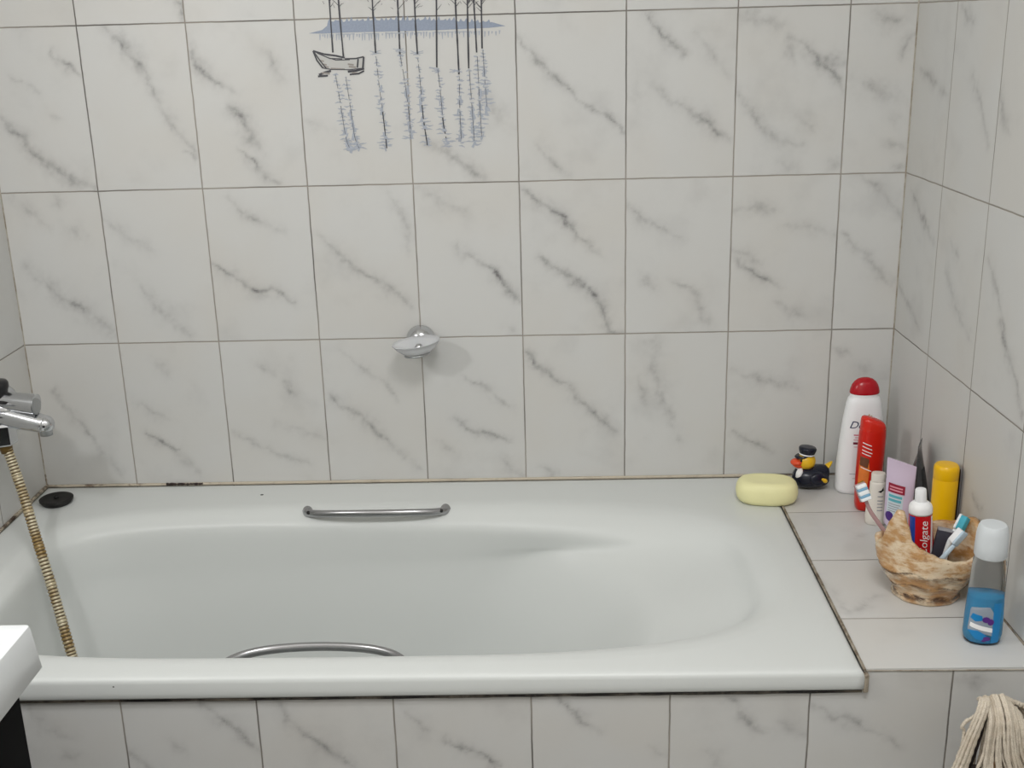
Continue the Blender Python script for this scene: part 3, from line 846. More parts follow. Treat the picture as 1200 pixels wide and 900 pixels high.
# rubber duck
dk = surf_root('rubber_duck', (1.5605, -.062, RIM), 'small rubber duck in a navy suit and cap behind the soap', 'rubber duck', rz=.22)
d_navy = mat('navy glossy vinyl', lin(22, 26, 42), .25, spec=.5)
d_yel = mat('yellow vinyl', lin(236, 190, 40), .3)
d_or = mat('orange vinyl', lin(226, 82, 44), .3)
def duck_body():
    R = []
    # sections along x: duck faces -x ; (x, half width, z low, z high)
    S = [(-.037, .004, .020, .030), (-.034, .014, .010, .037), (-.026, .022, .003, .043), (-.012, .028, 0, .046), (.004, .029, 0, .046), (.018, .026, 0, .045), (.028, .020, .006, .044), (.034, .012, .016, .042), (.036, .004, .025, .038)]
    for x, w, a, b in S:
        zc, h = (a+b)/2, (b-a)/2
        R.append([(x, w*math.cos(t), zc+h*math.sin(t)) for t in [2*PI*k/24 for k in range(24)]])
    return loft(R)
obj('body', duck_body(), d_navy, dk, subsurf=1)
obj('tail', loft([[(x, w*math.cos(t), z+h*math.sin(t)) for t in [2*PI*k/16 for k in range(16)]] for x, w, z, h in ((.026, .010, .034, .007), (.034, .008, .040, .006), (.041, .005, .046, .004), (.044, .001, .049, .001))]), d_yel, dk, subsurf=1, label='yellow tail')
head = obj('head', tr(ellipsoid(.0185, .0180, .0172, 32, 20), -.012, 0, .056), d_yel, dk, label='yellow head')
obj('beak', join(tr(ellipsoid(.0125, .0130, .0064, 24, 12), -.031, 0, .0560, ry=-.15), tr(ellipsoid(.0110, .0110, .0054, 24, 12), -.029, 0, .0490, ry=.25)), d_or, head, label='orange beak')
for s in (-1, 1): obj('eye', tr(ellipsoid(.0024, .0024, .0036, 12, 8), -.0265, s*.0095, .0605), M['black_plastic'], head)
cap = obj('cap', tr(lathe([(.0005, .000), (.0145, .000), (.0148, .004), (.0165, .009), (.0172, .0135), (.0155, .016), (.008, .0165), (.0005, .0162)], 36), -.011, 0, .0685, ry=.10, s=(1, 1, 1)), d_navy, head, label='navy cap')
obj('cap_visor', tr(lathe([(.0005, 0), (.0145, .000), (.0155, .0012), (.0005, .0022)], 32), -.0195, 0, .0672, ry=-.22, s=(1, .95, 1)), d_navy, cap)
obj('cap_band', tr(lathe([(.0150, .0012), (.0153, .0035), (.0150, .0036), (.0140, .0036), (.0140, .0012)], 36, False, False), -.0112, 0, .0685, ry=.10), pure_white, cap, label='white cap band')
shirt = obj('shirt_front', tr(ellipsoid(.007, .012, .0125, 20, 12), -.0285, -.004, .034, ry=.35), pure_white, dk, label='white shirt front')
obj('necktie', tr(loft([sring(.0022, .0032, -.010, 3, 12), sring(.0024, .0042, -.006, 3, 12), sring(.0022, .0022, .006, 3, 12), sring(.0024, .0032, .009, 3, 12)]), -.0358, -.004, .034, ry=.35), d_navy, shirt)
for s in (-1, 1):
    w = obj('wing', tr(ellipsoid(.020, .0060, .0135, 24, 14), .006, s*.0265, .025, rx=s*.12, ry=.15), d_navy, dk)
    obj('hand', tr(join(tr(ellipsoid(.0058, .003, .0042, 14, 8), 0, 0, 0, ry=.6), tr(ellipsoid(.0036, .0026, .0028, 12, 8), -.004, 0, .003)), .014, s*.0325, .024), d_yel, w, label='yellow hand')

# shampoo bottle
sh = surf_root('shampoo_bottle', (1.648, -.082, RIM), 'tall white shampoo bottle with a red domed cap in the wall corner', 'bottle', rz=.06)
SB = Body([(0, .040, .020), (.002, .0435, .0225), (.010, .0455, .0240), (.05, .0455, .0240), (.10, .0425, .0230), (.15, .0375, .0215), (.180, .0330, .0200), (.189, .0305, .0190), (.193, .0275, .0175)], 2.4)
sbody = obj('bottle_body', SB.mesh(64), white_pl, sh, sharp=60)
obj('collar', loft([sring(.0266, .0172, .193, 2.3, 48), sring(.0266, .0172, .2000, 2.3, 48)]), white_pl, sh, sharp=40)
obj('cap', loft([sring(.0282*k, .0185*k, z, 2.2, 48) for k, z in ((.97, .2000), (1.0, .2012), (.99, .2040), (.94, .2105), (.86, .2165), (.72, .2225), (.50, .2275), (.25, .2298), (.04, .2303))]), red_pl, sh, sharp=50, label='dark red domed cap')
fr = lambda x, z: SB.front(x, z)
obj('brand_lettering', map2d(text2d('Dove', .0205, .35), fr, -.0085, .1415), navy_print, sbody, label='dark blue brand name')
def bird(sc=1):
    return join(poly(lambda a, b_: (a, b_), [(-.006, 0), (-.001, .004), (.002, .008), (.003, .003), (.008, .005), (.004, -.001), (-.001, -.003)]))
obj('bird_emblem', map2d(bird(), fr, .003, .1565), gold_print, sbody)
obj('print_lines', join(*[grid(fr, a, b_, z, z+h, 10, 1) for a, b_, z, h in ((-.022, .006, .121, .0024), (-.020, .004, .1165, .0012), (-.022, -.002, .112, .0012), (-.021, .001, .098, .001))]), pink_print, sbody)
obj('print_band', grid(fr, -.0225, .006, .1035, .108, 10, 1), plum_print, sbody)
obj('print_foot', join(grid(fr, -.026, .016, .043, .0440, 12, 1), grid(fr, -.020, .006, .034, .0348, 12, 1)), grey_print, sbody)
obj('swirl_print', map2d(([(.011*math.cos(t)*k, .019*math.sin(t)*k) for k in (1, .72) for t in [PI*.45+PI*1.1*i/16 for i in range(17)]], [(i, i+1, 18+i, 17+i) for i in range(16)]), fr, .006, .076), mat('amber print', lin(196, 110, 66), .35), sbody)

# red bottle
rd = surf_root('conditioner_bottle', (1.6395, -.1700, RIM), 'red bottle with a slanted top and orange side label before the white shampoo', 'bottle', rz=.05, ry=.02)
RB = Body([(0, .017, .014), (.003, .0195, .0165), (.012, .0215, .018), (.06, .0235, .019), (.12, .0240, .019), (.150, .0236, .0188), (.158, .0228, .018)], 2.6)
red2 = mat('scarlet plastic', lin(206, 32, 18), .28, spec=.5)
v, f = RB.mesh(56)
rbody = obj('bottle_body', (v, f), red2, rd, sharp=60)
def slant_cap():
    R = []
    for k, z in ((1.0, .158), (1.0, .166), (.985, .1705), (.93, .1745), (.80, .1775), (.5, .179), (.06, .1795)):
        R.append([(x, y, z-(x/.023)*.0075*(1 if z > .16 else 0)) for x, y, _ in sring(.0226*k, .0180*k, z, 2.6, 56)])
    return loft(R)
obj('flip_cap', slant_cap(), mat('scarlet cap', lin(214, 42, 28), .22, spec=.5), rd, sharp=60)
rf = lambda x, z: RB.front(x, z)
amb = mat('orange print', lin(226, 122, 50), .35, noise=.25, nscale=90)
lab = obj('side_label', cpoly(rf, [(-.0225, .040), (-.0080, .040), (-.0060, .086), (-.0085, .100), (-.0225, .100)]), amb, rbody, label='orange side label')
obj('label_mark', cpoly(lambda x, z: RB.front(x, z, .0009), [(-.0224, .092), (-.010, .088), (-.008, .106), (-.0222, .110)]), brown_print, rbody)
obj('label_leaf', cpoly(lambda x, z: RB.front(x, z, .0009), [(-.0224, .040), (-.012, .040), (-.010, .056), (-.016, .064), (-.0224, .056)]), mat('olive print', lin(150, 130, 46), .35), rbody)
obj('label_lines', join(*[map2d(grid(lambda a, b_: (a, b_), -.021, e, 0, .0016, 6, 1), lambda x, z: RB.front(x, z-.35*(x+.015), .0012), 0, zz) for zz, e in ((.134, -.006), (.127, -.005), (.120, -.004), (.114, -.006), (.086, -.003))]), pure_white, rbody)

# tubes that stand on their caps
def squeeze_tube(root, cap_r, cap_h, body_r, h, w_top, mb, mc, n=48, e=2.0, slant=0.0):
    obj('cap', lathe([(cap_r*.9, 0), (cap_r, .0015), (cap_r*.98, cap_h-.001), (cap_r*.93, cap_h), (.003, cap_h)], 40), mc, root, sharp=40)
    R = []
    K = 14
    for i in range(K+1):
        t = i/K; z = cap_h+(h-cap_h)*t
        s_ = min(1, t/.07); sh_ = cap_r*.9+(body_r-cap_r*.9)*math.sin(s_*PI/2)
        rx = sh_+(w_top/2-body_r)*t; ry = max(sh_*(1-t)**.85, .0011)
        R.append((z, max(rx, .001), ry))
    B = Body(R, e, slant)
    # flat crimp
    B.p = R+[(h+.010, R[-1][1], .0011)]
    o = obj('tube_body', B.mesh(n), mb, root, sharp=60)
    return B, o
lavm = mat('lavender plastic', lin(212, 196, 218), .35)
lv = surf_root('lotion_tube', (1.6580, -.300, RIM), 'lavender squeeze tube with a dark red label band, behind the pottery bowl', 'tube', rz=-.40, ry=.0)
LB, lb = squeeze_tube(lv, .0165, .020, .0230, .134, .049, lavm, mat('violet cap', lin(84, 56, 122), .35), slant=.24)
lf = lambda x, z: LB.front(x, z, .0007)
obj('label_panel', grid(lf, -.0185, .008, .048, .086, 10, 6), mat('pale blue print', lin(206, 218, 226), .4), lb, label='pale blue label')
obj('label_band', grid(lambda x, z: LB.front(x, z, .0012), -.0185, .0095, .088, .103, 10, 3), mat('dark red print', lin(150, 30, 56), .4), lb, label='dark red label band')
obj('band_lines', join(*[grid(lambda x, z: LB.front(x, z, .0016), -.0160, .006, z, z+.0024, 8, 1) for z in (.0915, .0965)]), mat('pale pink print', lin(226, 150, 166), .4), lb)
obj('label_lines', join(*[grid(lambda x, z: LB.front(x, z, .0012), -.0165, e, z, z+h_, 8, 1) for z, e, h_ in ((.0795, .006, .0045), (.0725, .005, .0045))]), mat('teal print', lin(96, 176, 190), .4), lb)
obj('small_print', join(*[grid(lambda x, z: LB.front(x, z, .0012), -.0165, e, z, z+.0012, 8, 1) for z, e in ((.0675, .004), (.0635, .002), (.0595, .005), (.0555, .0))]), grey_print, lb)
obj('label_dot', disc(lambda x, z: LB.front(x, z, .0012), -.0130, .046, .0070, .0085), mat('purple print', lin(74, 40, 122), .4), lb)

# cream bottle with a waist
cr = surf_root('cream_bottle', (1.6390, -.236, RIM), 'small cream bottle with a waist, between the red bottle and the lavender tube', 'bottle', rz=-.2, ry=.0)
crm = mat('cream plastic', lin(230, 224, 214), .35)
CB = Body([(0, .0165, .0120), (.002, .0180, .0135), (.014, .0190, .0145), (.03, .0180, .0138), (.05, .0155, .0120), (.07, .0140, .0108), (.080, .0140, .0108), (.083, .0120, .009)], 2.3)
cb = obj('bottle_body', CB.mesh(44), crm, cr, sharp=60)
obj('cap', loft([sring(.0125*k, .0098*k, z, 2.3, 40) for k, z in ((1, .083), (1, .096), (.9, .0985), (.1, .099))]), crm, cr, sharp=45)
obj('print_lines', join(*[grid(lambda x, z: CB.front(x, z), .000, .0095, z, z+.0016, 6, 1) for z in (.030, .036, .042, .048, .056)]), grey_print, cb)
obj('emblem', map2d(poly(lambda a, b_: (a, b_), [(-.002, 0), (.004, .003), (.007, .009), (.008, .002), (.003, -.002)]), lambda x, z: CB.front(x, z), .002, .066), M['black_rubber'], cb)

# dark tube seen edge on
dt = surf_root('gel_tube', (1.7000, -.2600, RIM), 'smoky dark grey squeeze tube seen edge on, behind the lavender tube', 'tube', rz=1.15, ry=0, rx=0)
DB, db = squeeze_tube(dt, .0190, .022, .0290, .153, .058, mat('smoky dark plastic', lin(74, 76, 78), .22, spec=.5, noise=.45, nscale=45), mat('black tube cap', lin(30, 30, 32), .3))
obj('label_panel', grid(lambda x, z: DB.front(x, z, .0008), -.017, .017, .055, .118, 8, 8), mat('charcoal print', lin(46, 47, 50), .35, noise=.4, nscale=70), db)

# yellow bottle
ye = surf_root('deodorant_bottle', (1.7030, -.3880, RIM), 'bright yellow cylinder bottle against the right wall behind the pottery bowl', 'bottle', rz=.2)
yl = mat('bright yellow plastic', lin(238, 186, 10), .3, spec=.45)
YB = Body([(0, .017, .017), (.003, .0190, .0190), (.02, .0196, .0196), (.148, .0203, .0203), (.1495, .0200, .0200)], 2)
yb = obj('bottle_body', YB.mesh(48), yl, ye, sharp=50)
obj('cap', lathe([(.0198, .1495), (.0203, .1505), (.0205, .166), (.0198, .1705), (.0175, .1735), (.010, .1745), (.0005, .1746)], 48), yl, ye, sharp=40)
def strip_side(r0, a0, a1, z0, z1): return grid(lambda a, z: (r0*math.cos(a), r0*math.sin(a), z), a0, a1, z0, z1, 8, 6)
obj('side_strip', strip_side(.0222, -.62, .75, .012, .165), mat('dark maroon strip', lin(58, 22, 16), .4), yb, label='dark maroon side strip')  # dark maroon strip on the side facing the right wall

# toothpaste tube in the bowl, cap up
def tooth_tube():
    t = surf_root('toothpaste_tube', (1.6440, -.475, RIM+.013), 'red toothpaste tube with a white cap standing in the pottery bowl', 'toothpaste', rz=-.10, ry=-.06, rx=-.03)
    P = [(0, .024, .0010), (.008, .0238, .0014), (.03, .0228, .0080), (.06, .0208, .0130), (.09, .0186, .0160), (.114, .0178, .0172)]
    B = Body(P, 2.0)
    b_ = obj('tube_body', B.mesh(48), mat('red laminate', lin(200, 18, 30), .28, spec=.5), t, sharp=70)
    f2 = lambda x, z: B.front(x, z, .0006)
    obj('blue_stripe', grid(lambda q, z: B.front(-.0172+q*(1 if z < .2 else 1), z, .0006), -.0004, .0062, .045, .110, 5, 12), mat('blue print', lin(36, 70, 160), .3), b_, label='blue stripe')
    obj('white_edge', grid(lambda q, z: B.front(q, z, .0006), .0136, .0168, .045, .110, 4, 12), pure_white, b_)
    obj('brand_lettering', map2d(text2d('Colgate', .0155, .2), f2, .0030, .072, rot=PI/2, sx=1.28, sy=1.1), pure_white, b_, label='white brand name')
    sh_ = obj('shoulder', lathe([(.0180, .112), (.0184, .1145), (.0182, .122), (.0168, .1265), (.0125, .1305), (.0085, .132)], 40), pure_white, t, label='white shoulder')
    obj('cap', lathe([(.0088, .131), (.0094, .133), (.0086, .1505), (.0076, .1525), (.0005, .153)], 40), white_pl, t, sharp=50, label='white cap')
    return t
tooth_tube()
dc = surf_root('toothpaste_carton', (1.6620, -.4830, RIM+.014), 'dark slate flat carton right of the red toothpaste tube', 'carton', rz=-.25, ry=.16)
obj('carton_sleeve', tr(rbox(.026, .012, .088, .0012), 0, 0, .044), mat('dark slate card', lin(60, 60, 72), .5, noise=.1), dc)
obj('carton_flap', tr(rbox(.0262, .0125, .0022, .0008), 0, 0, .0882), mat('pale card edge', lin(150, 150, 156), .5), dc, label='paler top edge')

# toothbrushes in the bowl
def brush(loc, pts, label, mh, head_len, head_w, bdir, mbr, rad=.0042, stripes=None):
    r = thing('toothbrush', loc, label, 'toothbrush', 'toothbrushes in the pottery bowl')
    C = catmull(pts, 8); n = len(C)
    obj('handle', tube(C, [rad*(1.15-.45*(i/(n-1))) for i in range(n)], 14, .8), mh, r, loc)
    end = Vector(C[-1]); d = (end-Vector(C[-5])).normalized(); bd = Vector(bdir); bd = (bd-d*bd.dot(d)).normalized(); w = d.cross(bd)
    Mx = Matrix.Translation(end+d*head_len/2) @ Matrix((w, d, bd)).transposed().to_4x4()
    hd = obj('brush_head', xf(rbox(head_w, head_len, .0045, .002), Mx), mh, r, loc)
    for k, (m_, a, b_) in enumerate(stripes or [(mbr, 0, 1)]):
        obj('bristles', xf(tr(rbox(head_w*.86, head_len*.9*(b_-a), .011, .0012), 0, head_len*.9*((a+b_)/2-.5), .0072), Mx), m_, hd, loc)
    return r
hp_clear = mat('smoky pink clear plastic', lin(196, 160, 160), .2, trans=.35, ior=1.3)
br_w = mat('white bristles', lin(240, 242, 244), .6, noise=.08, nscale=600)
br_b = mat('light blue bristles', lin(130, 176, 206), .6, noise=.15, nscale=600)
br_t = mat('teal bristles', lin(70, 170, 190), .6, noise=.15, nscale=600)
ph_w = mat('white brush handle', lin(236, 240, 242), .3)
ph_b = mat('pale blue brush handle', lin(196, 216, 230), .3)
bl = (1.617, -.492, RIM+.018)
brush(bl, [bl, (1.600, -.482, .604), (1.584, -.474, .640), (1.562, -.462, .672), (1.5540, -.456, .6900)], 'toothbrush with white and blue bristles leaning out over the left rim of the bowl', hp_clear, .0300, .019, (-.05, -1, .35), br_w, .0042,
      [(br_w, 0, .2), (br_b, .2, .36), (br_w, .36, .62), (br_b, .62, .78), (br_w, .78, 1)])
b2 = (1.662, -.512, RIM+.018)
brush(b2, [b2, (1.668, -.505, .60), (1.678, -.495, .632), (1.689, -.487, .652)], 'white toothbrush with teal bristles leaning right in the bowl, the rear one', ph_w, .026, .014, (.6, -.7, .1), br_t, .0048)
b3 = (1.640, -.520, RIM+.018)
brush(b3, [b3, (1.648, -.528, .606), (1.660, -.530, .627), (1.673, -.530, .645)], 'pale blue toothbrush lying low over the right side of the bowl, in front', ph_b, .027, .013, (.35, .5, .8), br_w, .0050)

# ------------------------------------------------------------------ pottery bowl
pm = bpy.data.materials.new('glazed marbled pottery'); pm.use_nodes = True
n = NT(pm); b = n.t.nodes['Principled BSDF']
tc = n.new('ShaderNodeTexCoord'); mp = n.new('ShaderNodeMapping'); mp.inputs['Scale'].default_value = (1, 1, 2.2); mp.inputs['Rotation'].default_value = (.1, .18, 0)
n.l.new(tc.outputs['Object'], mp.inputs['Vector']); P_ = mp.outputs['Vector']
q1 = n.noise(P_, 22, 6, .65); q2 = n.noise(P_, 60, 6, .7); q3 = n.noise(P_, 12, 4, .6)
c = n.mix(n.sstep(q1, .38, .60), lin(228, 208, 178), lin(190, 144, 92))
c = n.mix(n.math('MULTIPLY', n.sstep(q2, .52, .72), .75), c, lin(146, 92, 46))
c = n.mix(n.math('MULTIPLY', n.sstep(q3, .56, .74), .6), c, lin(176, 116, 56))
cr_ = n.new('ShaderNodeAttribute', attribute_name='crack')
c = n.mix(n.math('MULTIPLY', cr_.outputs['Fac'], n.sstep(q2, .34, .56)), c, lin(62, 38, 24))
n.l.new(c, b.inputs['Base Color']); b.inputs['Roughness'].default_value = .12; b.inputs['Coat Weight'].default_value = .4
bp = n.new('ShaderNodeBump'); bp.inputs['Strength'].default_value = .5; bp.inputs['Distance'].default_value = .003
n.l.new(q1, bp.inputs['Height']); n.l.new(bp.outputs['Normal'], b.inputs['Normal'])
po = (1.6440, -.5050, RIM)
pot = thing('pottery_bowl', po, 'brown and cream marbled pottery bowl with a ragged peaked rim holding toothbrushes', 'bowl')
def interp_deg(tab, d):
    d = d % 360
    t2 = tab+[(tab[0][0]+360,)+tab[0][1:]]
    for a, b_ in zip(t2, t2[1:]):
        if a[0] <= d <= b_[0] or a[0] <= d+360 <= b_[0]:
            dd = d if d >= a[0] else d+360
            t = (dd-a[0])/(b_[0]-a[0]); t = t*t*(3-2*t)
            return [p+(q-p)*t for p, q in zip(a[1:], b_[1:])]
    return list(tab[0][1:])
# angle (0 = right, 270 = towards the room): rim height, rim radius
RIMT = [(0, .102, .088), (22, .114, .084), (50, .102, .074), (90, .092, .070), (135, .088, .072), (165, .098, .080), (182, .094, .084), (191, .106, .083), (198, .138, .079), (206, .157, .075), (214, .157, .072), (222, .132, .068), (229, .108, .067), (242, .099, .066), (256, .093, .066), (270, .086, .066), (290, .080, .069), (308, .080, .075), (330, .092, .084), (345, .112, .089), (354, .114, .089)]
def pot_vf():
    N = 144; R = []; crack = []
    pr_ = [(0, .62, 0), (.012, .66, 0), (.05, .675, .3), (.10, .66, .9), (.14, .66, 1.0), (.17, .655, 0), (.24, .72, .1), (.33, .80, .4), (.345, .812, 1), (.37, .80, .15), (.45, .87, .2), (.55, .93, .5), (.575, .945, 1.0), (.60, .925, .1), (.70, .975, 0), (.82, 1.0, 0), (.93, 1.0, 0), (1.0, 1.0, .0)]
    rnd = random.Random(5)
    ph = [rnd.uniform(0, 6.28) for _ in range(12)]
    for k, (t, rr_, ck) in enumerate(pr_):
        ring = []
        for i in range(N):
            a = 2*PI*i/N; h, rad = interp_deg(RIMT, math.degrees(a))
            base_r = .078
            mixr = base_r+(rad-base_r)*t**1.5
            wob = 1+.02*math.sin(5*a+ph[k % 12])*t+.014*math.sin(9*a+ph[(k+3) % 12])
            hz = .096*t if t < .6 else .0576+(h-.0576)*(t-.6)/.4
            hz += .0028*math.sin(3*a+1.0)*min(1, t*3)*(1 if t < .95 else .6)*(t > .02) + .002*math.sin(7*a+ph[2])*(t > .1)
            r_ = mixr*rr_*wob
            ring.append((r_*math.cos(a), r_*.92*math.sin(a), hz)); crack.append(ck)
        R.append(ring)
    # inside wall
    for t, k in ((1.0, .93), (.97, .90), (.8, .88), (.6, .82), (.5, .78), (.3, .68), (.16, .50), (.14, .05)):
        ring = []
        for i in range(N):
            a = 2*PI*i/N; h, rad = interp_deg(RIMT, math.degrees(a))
            r_ = (.078+(rad-.078)*t**1.5)*k
            ring.append((r_*math.cos(a), r_*.92*math.sin(a), (.096*t if t < .6 else .0576+(h-.0576)*(t-.6)/.4)+(.002 if t == 1.0 else 0))); crack.append(0)
        R.append(ring)
    return loft(R), crack
vf, ck = pot_vf()
o = obj('pottery_shell', vf, pm, pot)
a_ = o.data.attributes.new('crack', 'FLOAT', 'POINT'); a_.data.foreach_set('value', np.array(ck, np.float32))

# ------------------------------------------------------------------ mouthwash bottle
mw = surf_root('mouthwash_bottle', (1.6795, -.6520, RIM), 'clear bottle of blue mouthwash with a white cap at the front of the ledge', 'bottle', rz=-.12)
clear = mat('clear plastic', (.95, .985, .99, 1), .05, trans=.96, ior=1.1, spec=.4)
liq = mat('blue liquid', lin(60, 176, 232), .1, trans=.5, ior=1.2)
MP = [(0, .0215, .0165), (.003, .0255, .0195), (.012, .0275, .0210), (.04, .0270, .0208), (.08, .0250, .0198), (.115, .0232, .0190), (.130, .0224, .0188), (.137, .0195, .0170), (.140, .0180, .0160)]
MB = Body(MP, 2.3)
mb = obj('bottle_body', MB.mesh(56), clear, mw, sharp=60)
LQ = Body([(.002, .0195, .0148), (.006, .0235, .0176), (.014, .0254, .0190), (.04, .0250, .0188), (.074, .0236, .0180), (.078, .0234, .0178)], 2.3)
obj('mouthwash', LQ.mesh(48), liq, mb, label='blue liquid')
obj('cap', lathe([(.0215, .137), (.0228, .139), (.0226, .156), (.0218, .172), (.0202, .182), (.0180, .1862), (.006, .1870), (.0005, .1870)], 48), mat('frosted white cap', lin(214, 219, 222), .35), mw, sharp=50, label='white cap')
mf_ = lambda x, z: MB.front(x, z, .0006)
mf2 = lambda x, z: MB.front(x, z, .0011)
bluep = mat('bright blue print', lin(22, 128, 190), .3)
obj('label_panel', cpoly(mf_, [(-.0245, .022), (.0085, .018), (.0075, .056), (.002, .064), (-.0225, .060)]), mat('grey blue label', lin(150, 160, 172), .35), mb)
obj('label_side', grid(mf_, .0075, .019, .006, .070, 6, 8), bluep, mb, label='blue side stripe')
obj('label_wave', cpoly(mf2, [(-.0255, .024), (-.014, .012), (.004, .008), (.007, .012), (-.004, .022), (-.012, .026)]), bluep, mb, label='blue wave')
obj('label_band', cpoly(mf2, [(-.0225, .030), (.0080, .024), (.0080, .031), (-.0220, .037)]), pure_white, mb, label='white band')
obj('label_crest', cpoly(mf2, [(-.0225, .044), (-.016, .040), (-.006, .043), (-.008, .050), (-.020, .052)]), bluep, mb)
pur = mat('purple blot print', lin(88, 44, 128), .35)
for x, z, a_, b_ in ((-.002, .0445, .0055, .0048), (.0045, .041, .0045, .0052), (.001, .014, .0050, .0036), (-.003, .0105, .003, .002)):
    obj('label_blot', disc(lambda x_, z_: MB.front(x_, z_, .0016), x, z, a_, b_), pur, mb, label='purple blot')

# ------------------------------------------------------------------ string mop
yarn = bpy.data.materials.new('cotton mop yarn'); yarn.use_nodes = True
n = NT(yarn); b = n.t.nodes['Principled BSDF']
tc = n.new('ShaderNodeTexCoord'); q = n.noise(tc.outputs['Object'], 900, 3); q2 = n.noise(tc.outputs['Object'], 25, 3)
c = n.mix(n.sstep(q, .3, .7), lin(196, 184, 166), lin(226, 216, 200)); c = n.mix(n.math('MULTIPLY', n.sstep(q2, .45, .7), .35), c, lin(186, 166, 140))
n.l.new(c, b.inputs['Base Color']); b.inputs['Roughness'].default_value = .95; b.inputs['Specular IOR Level'].default_value = .1
bp = n.new('ShaderNodeBump'); bp.inputs['Strength'].default_value = .8; bp.inputs['Distance'].default_value = .001; n.l.new(q, bp.inputs['Height']); n.l.new(bp.outputs['Normal'], b.inputs['Normal'])
go = (1.640, -.845, 0)
mp_ = thing('string_mop', go, 'upturned mop with cream cotton strings, standing in front of the tiled ledge', 'mop')
rm = random.Random(21)
def strand(pts, r):
    C = catmull(pts, 16)
    return tube(C, [r*(1+.13*math.sin(k*1.15)) for k in range(len(C))], 7)   # twisted cotton
S = []
# back layer: strings falling behind the clamp
for i in range(24):
    f = i/23; x0 = 1.628+.06*f+rm.uniform(-.003, .003); z0 = .574-.030*f*f
    S.append(strand([(x0, -.845, z0), (x0+.002, -.826, z0-.012), (x0-.004+.03*f, -.816, .50), (x0-.01+.05*f, -.815, .40), (x0-.015+.07*f, -.825, .30)], .0024))
# front layers, right of the dark gap, fanning from the fold down and outwards
for i in range(84):
    f = i/83; lay = i % 3
    xt = 1.6125+.072*f**1.1+rm.uniform(-.002, .002); zt = .577-.060*max(0, f-.35)**1.3*2+rm.uniform(-.003, .002)-.003*lay
    xb = 1.596+.150*f**.95+rm.uniform(-.005, .005)
    y0 = -.856-.0052*(2-lay)+rm.uniform(-.0022, .0022)
    S.append(strand([(xt+.001, -.836, zt-.006), (xt, -.848, zt+.001), (xt-.002+.006*f, y0-.006, zt-.016), (xt*.62+xb*.38-.002, y0-.014+rm.uniform(-.002, .002), zt-.060), (xb+rm.uniform(-.003, .003), y0-.020, .470+rm.uniform(-.01, .01)), (xb-.004+.02*f, y0-.018, .40), (xb-.006+.03*f, y0-.012, .31)], .0021+rm.uniform(0, .0005)))
# left bundle, sweeping down and left and looping back under
for i in range(14):
    f = (i % 7)/6; lay = i//7
    xt = 1.6035+.0085*f; g = .004*lay+rm.uniform(-.0016, .0016)+.004*math.sin(f*PI)
    S.append(strand([(xt+.003, -.838, .570), (xt+.001, -.850-g, .5775+.001*f), (xt-.006, -.861-g, .565), (xt-.019+.002*f, -.866-g, .530), (1.5745+.0125*f, -.868-g, .496), (1.5690+.0125*f+rm.uniform(-.001, .001), -.868-g, .477+.002*f+rm.uniform(-.002, .002)), (1.5715+.0125*f, -.860, .4705+.002*f), (1.578+.011*f, -.853, .476)], .0023))
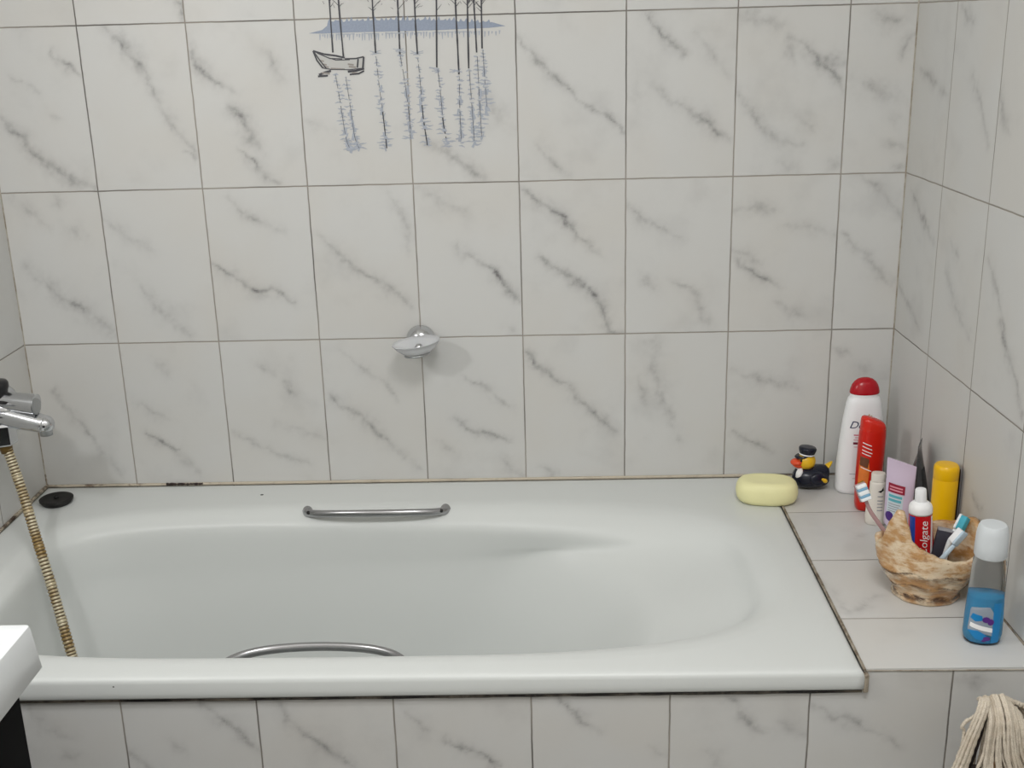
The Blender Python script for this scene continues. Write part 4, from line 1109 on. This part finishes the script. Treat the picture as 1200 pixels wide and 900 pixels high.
# stray loop
for k in range(3):
    S.append(strand([(1.600, -.852, .556), (1.590, -.858, .553), (1.5825+.001*k, -.862, .550+.002*k), (1.5790, -.862, .544), (1.583, -.860, .537), (1.5815, -.862, .515), (1.577, -.862, .498-.005*k)], .0021))
obj('mop_yarn', join(*S), yarn, mp_, go)
obj('mop_clamp', join(tr(rbox(.060, .016, .05, .006), 1.652, -.836, .440), tr(rbox(.016, .012, .018, .003), 1.606, -.858, .472)), mat('dark brown plastic clamp', lin(44, 32, 28), .5), mp_, go)
obj('mop_gap_shade', tube([(1.613, -.852, .579), (1.609, -.8585, .560), (1.603, -.861, .530), (1.594, -.862, .495), (1.588, -.861, .470)], [.0022, .003, .004, .0055, .006], 10), mat('dark mop gap shade', lin(36, 28, 26), .8, noise=.4, nscale=400), mp_, go, label='dark strip for the shade in the gap between the strings')  # solid dark strip standing in for shade between the string bundles
obj('mop_handle', tube([(1.640, -.838, .54), (1.640, -.845, .25), (1.640, -.85, .001)], .0115, 20), mat('wooden pole', lin(170, 130, 84), .55, noise=.15, nscale=40), mp_, go)

# ------------------------------------------------------------------ lights
def area_light(name, loc, rot, sx, sy, watt, col=(1, 1, 1)):
    l = bpy.data.lights.new(name, 'AREA'); l.shape = 'RECTANGLE'; l.size = sx; l.size_y = sy; l.energy = watt; l.color = col
    o = bpy.data.objects.new(name, l); COL.objects.link(o); o.location = loc; o.rotation_euler = rot; return o
def point_light(name, loc, r, watt, col=(1, 1, 1)):
    l = bpy.data.lights.new(name, 'POINT'); l.energy = watt; l.shadow_soft_size = r; l.color = col
    o = bpy.data.objects.new(name, l); COL.objects.link(o); o.location = loc; return o
point_light('mirror_lamp', (.16, -1.15, 1.56), .028, 11.6, (1, .995, .985))
area_light('ceiling_lamp', (1.15, -1.8, H-.02), (0, 0, 0), .6, .6, 22.0, (1, 1, 1))
w = bpy.data.worlds.new('room air'); bpy.context.scene.world = w; w.use_nodes = True
w.node_tree.nodes['Background'].inputs[0].default_value = (1, 1, 1, 1); w.node_tree.nodes['Background'].inputs[1].default_value = 0.0

# ------------------------------------------------------------------ camera
cam = bpy.data.cameras.new('camera'); co = bpy.data.objects.new('camera', cam); COL.objects.link(co)
Rv, Uv, Fv = Vector((0.999402, 0.022880, -0.025914)), Vector((0.017844, 0.300591, 0.953586)), Vector((-0.029608, 0.953479, -0.300003))
mm = Matrix((Rv, Uv, -Fv)).transposed().to_4x4(); mm.translation = Vector((1.043722, -2.171673, 1.437063))
co.matrix_world = mm
cam.sensor_width = 36; cam.lens = 36*1345.36/1200; cam.clip_start = .02
sc = bpy.context.scene; sc.camera = co
sc.view_settings.view_transform = 'Standard'; sc.view_settings.look = 'None'; sc.view_settings.gamma = 1; sc.view_settings.use_curve_mapping = False
sc.view_settings.exposure = -0.06
sc.cycles.max_bounces = 10; sc.cycles.caustics_reflective = False
